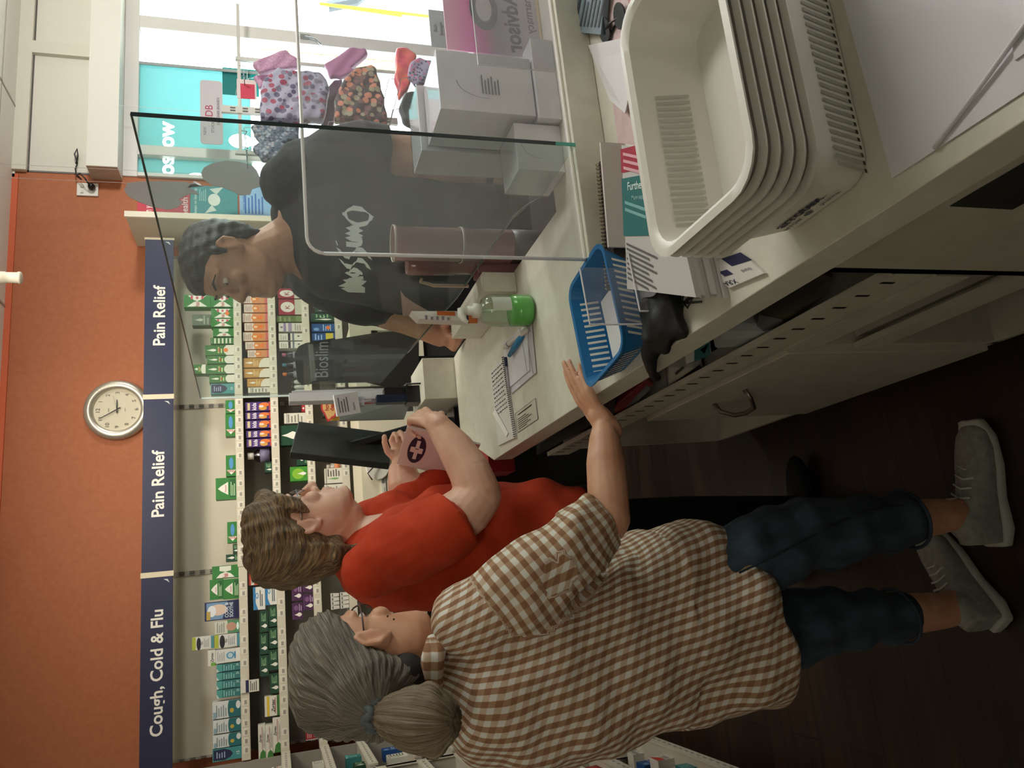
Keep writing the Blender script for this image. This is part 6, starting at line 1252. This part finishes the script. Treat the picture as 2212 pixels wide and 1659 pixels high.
for k in range(5): m.box((-.05+.02*k, 0, .3), (-.036+.02*k, .01, .42), C('b3232c' if k % 2 else 'd9d6d0'))
m.build('cards', t); MB().box((-.055, .01, -.9), (.055, .02, .45), C('6a6a66')).build('rack_back', t)
# keyboard, phone, cartons
t = thing('keyboard', 'black keyboard on the till cabinet in front of the woman in red', 'keyboard', (.38, 2.90, .8206)); m = MB().box((-.07, -.13, 0), (.10, .13, .018), tb)
o = m.build('tray', t); m = MB()
for i in range(6):
    for j in range(10): m.box((-.06+.026*i, -.12+.024*j, .018), (-.038+.026*i, -.1+.024*j, .024), C('2a2b2e', .4))
m.build('keys', t)
wt_ = C('d6d3c6', .35)
a = P(815, 1010, 1, 3.595); t = thing('phone', 'white phone with handset hanging on the cream cabinet', 'phone', (a.x, 3.595, a.z)); MB().prism([(.06*cos(k*pi/8), 0, .055*sin(k*pi/8)) for k in range(16)], (0, -.02, 0), wt_).build('base', t, bevel=.004)
MB().tube([(.075, -.03, .075), (.09, -.035, .02), (.08, -.03, -.05)], [.016, .011, .016], wt_, 10).build('handset', t, smooth=True); MB().tube([(.02, -.03, .0), (-.03, -.04, .05), (-.06, -.03, .03)], .003, tb, 6).build('cable', t, smooth=True)
for k, y in enumerate((1034, 1034, 1034)):
    a, b = P(826+13*k, 1026, 1, 3.59), P(826+13*k, 1110, 1, 3.59); t = thing('label_carton', f'flat white labelled carton on the cream cabinet, {("upper", "middle", "lower")[k]} of three', 'carton', (mid(a, b).x, 3.585, a.z-.012), 0, 'labelled cartons'); MB().box((-.085, 0, 0), (.085, .014, .02), C('d2cfc2', .5)).box((.05, -.0006, .003), (.075, 0, .017), C('6f6f6c')).build('carton', t); MB().box((-.07, -.0006, .005), (.03, 0, .008), C('8f8d86')).build('carton_print', t)
# dark display board behind the glass with a supplement pack
q = [P(x, y, 1, 3.05) for x, y in ((650, 745), (817, 718), (905, 712), (905, 820), (850, 838), (790, 825), (655, 828))]
t = thing('dark_display_board', 'dark smoky board with a supplement advert behind the glass screen', 'display', (.95, 3.05, .8)); MB().prism(q, (0, .01, 0), C('2e2e2b', .3)).build('board', t, w=True)
q2 = [P(x, y, 1, 3.03) for x, y in ((636, 765), (645, 748), (660, 741), (722, 730), (735, 742), (750, 775), (742, 812), (728, 820), (652, 830), (642, 820))]; MB().prism(q2, (0, .018, 0), C('17171a', .35)).build('supplement_pack', t, w=True)
m = MB(); q3 = P(715, 815, 1, 3.028); m.art([('t', 'Bioslim', .5, .5, .7, '84868a', .98, .0)], (q3, P(715, 738, 1, 3.028)-q3, Vector((0, 0, .075)))); m.build('pack_lettering', t, w=True); m = MB(); 
MB().prism([P(x, y, 1, 3.0295) for x, y in ((665, 744), (676, 742), (684, 822), (672, 824))], (0, .0003, 0), C('5e5f5a')).build('pack_band', t, w=True)
MB().box((P(850, 780, 1, 3.06).x-.02, 3.06, 0), (P(850, 780, 1, 3.06).x+.02, 3.08, 1.15), tb).build('stand', t, w=True)
q = [P(x, y, 1, 3.3) for x, y in ((750, 656), (795, 674), (816, 718), (756, 728))]; t = thing('cream_tray', 'cream board leaning behind the man beside the shelves', 'board', q[3]); MB().prism(q, (0, .02, 0), C('cfc9b2', .5)).build('board', t, w=True); MB().box((q[3].x-.0, 3.3, 0), (q[3].x+.03, 3.32, q[2].z+.03), C('8f8a7a')).build('leg', t, w=True)
q = [P(x, y, 1, 3.15) for x, y in ((800, 830), (850, 824), (872, 832), (872, 850), (800, 850))]; t = thing('cream_tray', 'cream tray end showing beside the pen holder', 'tray', q[3]); MB().prism(q, (0, .03, 0), C('cfc9b2', .5)).build('board', t, w=True); MB().box((q[3].x, 3.15, 0), (q[3].x+.03, 3.17, q[2].z+.02), C('8f8a7a')).build('leg', t, w=True)
# red file beside the far corner of the counter
t = thing('red_file', 'red file held beside the far left corner of the counter', 'file', (.40, 2.62, .795)); MB().box((-.05, -.02, -.01), (.085, .10, .085), C('9c1f24', .5)).build('cover', t)
# ================================================================== goods on the shelf under the counter
def side(name, label, cat, pix, X, d, mat, parts=()):
    X = .378 if X < .41 else X; lo = .687 if X < .44 else .492; lo = .6875 if name == 'brown_box' else lo; a = [P(x, y, 0, X) for x, y in pix]
    for p in a: p.z = max(lo, p.z)
    z = min(p.z for p in a); t = thing(name, label, cat, (X, sum(p.y for p in a)/len(a), z))
    MB().prism(a, (d, 0, 0), mat).build('body', t, w=True, bevel=.003)
    for nme, pq, mt in parts: MB().prism([P(x, y, 0, X-.0012) for x, y in pq], (.001, 0, 0), mt).build(nme, t, w=True)
    return t
side('frosted_bag', 'frosted white plastic tray standing on the slotted shelf under the counter', 'tray', [(1535, 706), (1600, 700), (1718, 708), (1722, 738), (1640, 748), (1545, 752)], .395, .2, C('9fa5a6', .3), [('moulded_panel', [(1555, 715), (1700, 716), (1702, 728), (1560, 733)], C('b2b8b8', .3))])
side('rolled_bag', 'dark bag with yellow tape in the shelf nearest the end panel', 'bag', [(1750, 592), (1800, 600), (1790, 635), (1745, 668), (1692, 705), (1640, 712), (1628, 690), (1632, 660), (1680, 615)], .40, .25, noisy('dark_bag_with_yellow', '1d1c14', '4a4420', 14, .5, lo=.5, hi=.75), [('bag_end', [(1640, 680), (1690, 690), (1692, 705), (1650, 716), (1635, 705)], C('4b5050', .3))])
side('teal_book', 'teal and white book standing on the slotted shelf under the counter', 'book', [(1478, 758), (1532, 720), (1537, 765), (1482, 788)], .40, .2, C('c3c6c0', .5), [('cover_panel', [(1500, 750), (1532, 728), (1535, 766), (1500, 782)], C('1f5f66', .5)), ('mark', [(1512, 756), (1530, 742), (1522, 764)], C('a9c9c4'))])
side('display_box', 'black and white printed box on the slotted shelf beside the teal book', 'box', [(1444, 797), (1476, 797), (1518, 797), (1526, 812), (1462, 852)], .40, .2, C('a9a79c', .5), [('black_panel', [(1455, 828), (1512, 788), (1518, 806), (1462, 842)], C('0b0c0e', .3)), ('print', [(1458, 806), (1476, 792), (1478, 796), (1460, 811)], C('33332f'))])
side('red_packet', 'red and clear packet lying on the slotted shelf near the hand', 'packet', [(1325, 892), (1330, 878), (1398, 820), (1412, 832), (1372, 868), (1358, 890)], .40, .15, C('6e1a1e', .5), [('grey_strip', [(1352, 880), (1398, 832), (1406, 840), (1366, 878)], C('5b6264', .4))])
side('brown_box', 'brown cardboard box on the slotted shelf under the frosted tray', 'box', [(1535, 795), (1600, 758), (1632, 752), (1570, 790), (1538, 812)], .42, .15, C('6e5138', .7))
side('black_handbag', 'black bags stored at the far end of the shelf under the counter', 'bag', [(1165, 960), (1220, 920), (1330, 860), (1330, 905), (1240, 940), (1160, 985)], .40, .3, C('0e0f11', .5))
side('cardboard_sheet', 'brown cardboard lying on the low shelf under the counter', 'cardboard', [(1880, 715), (1990, 640), (2080, 600), (2090, 612), (1960, 700), (1900, 735)], .45, .25, C('5a4430', .8))
print('OBJECTS', len(bpy.data.objects))
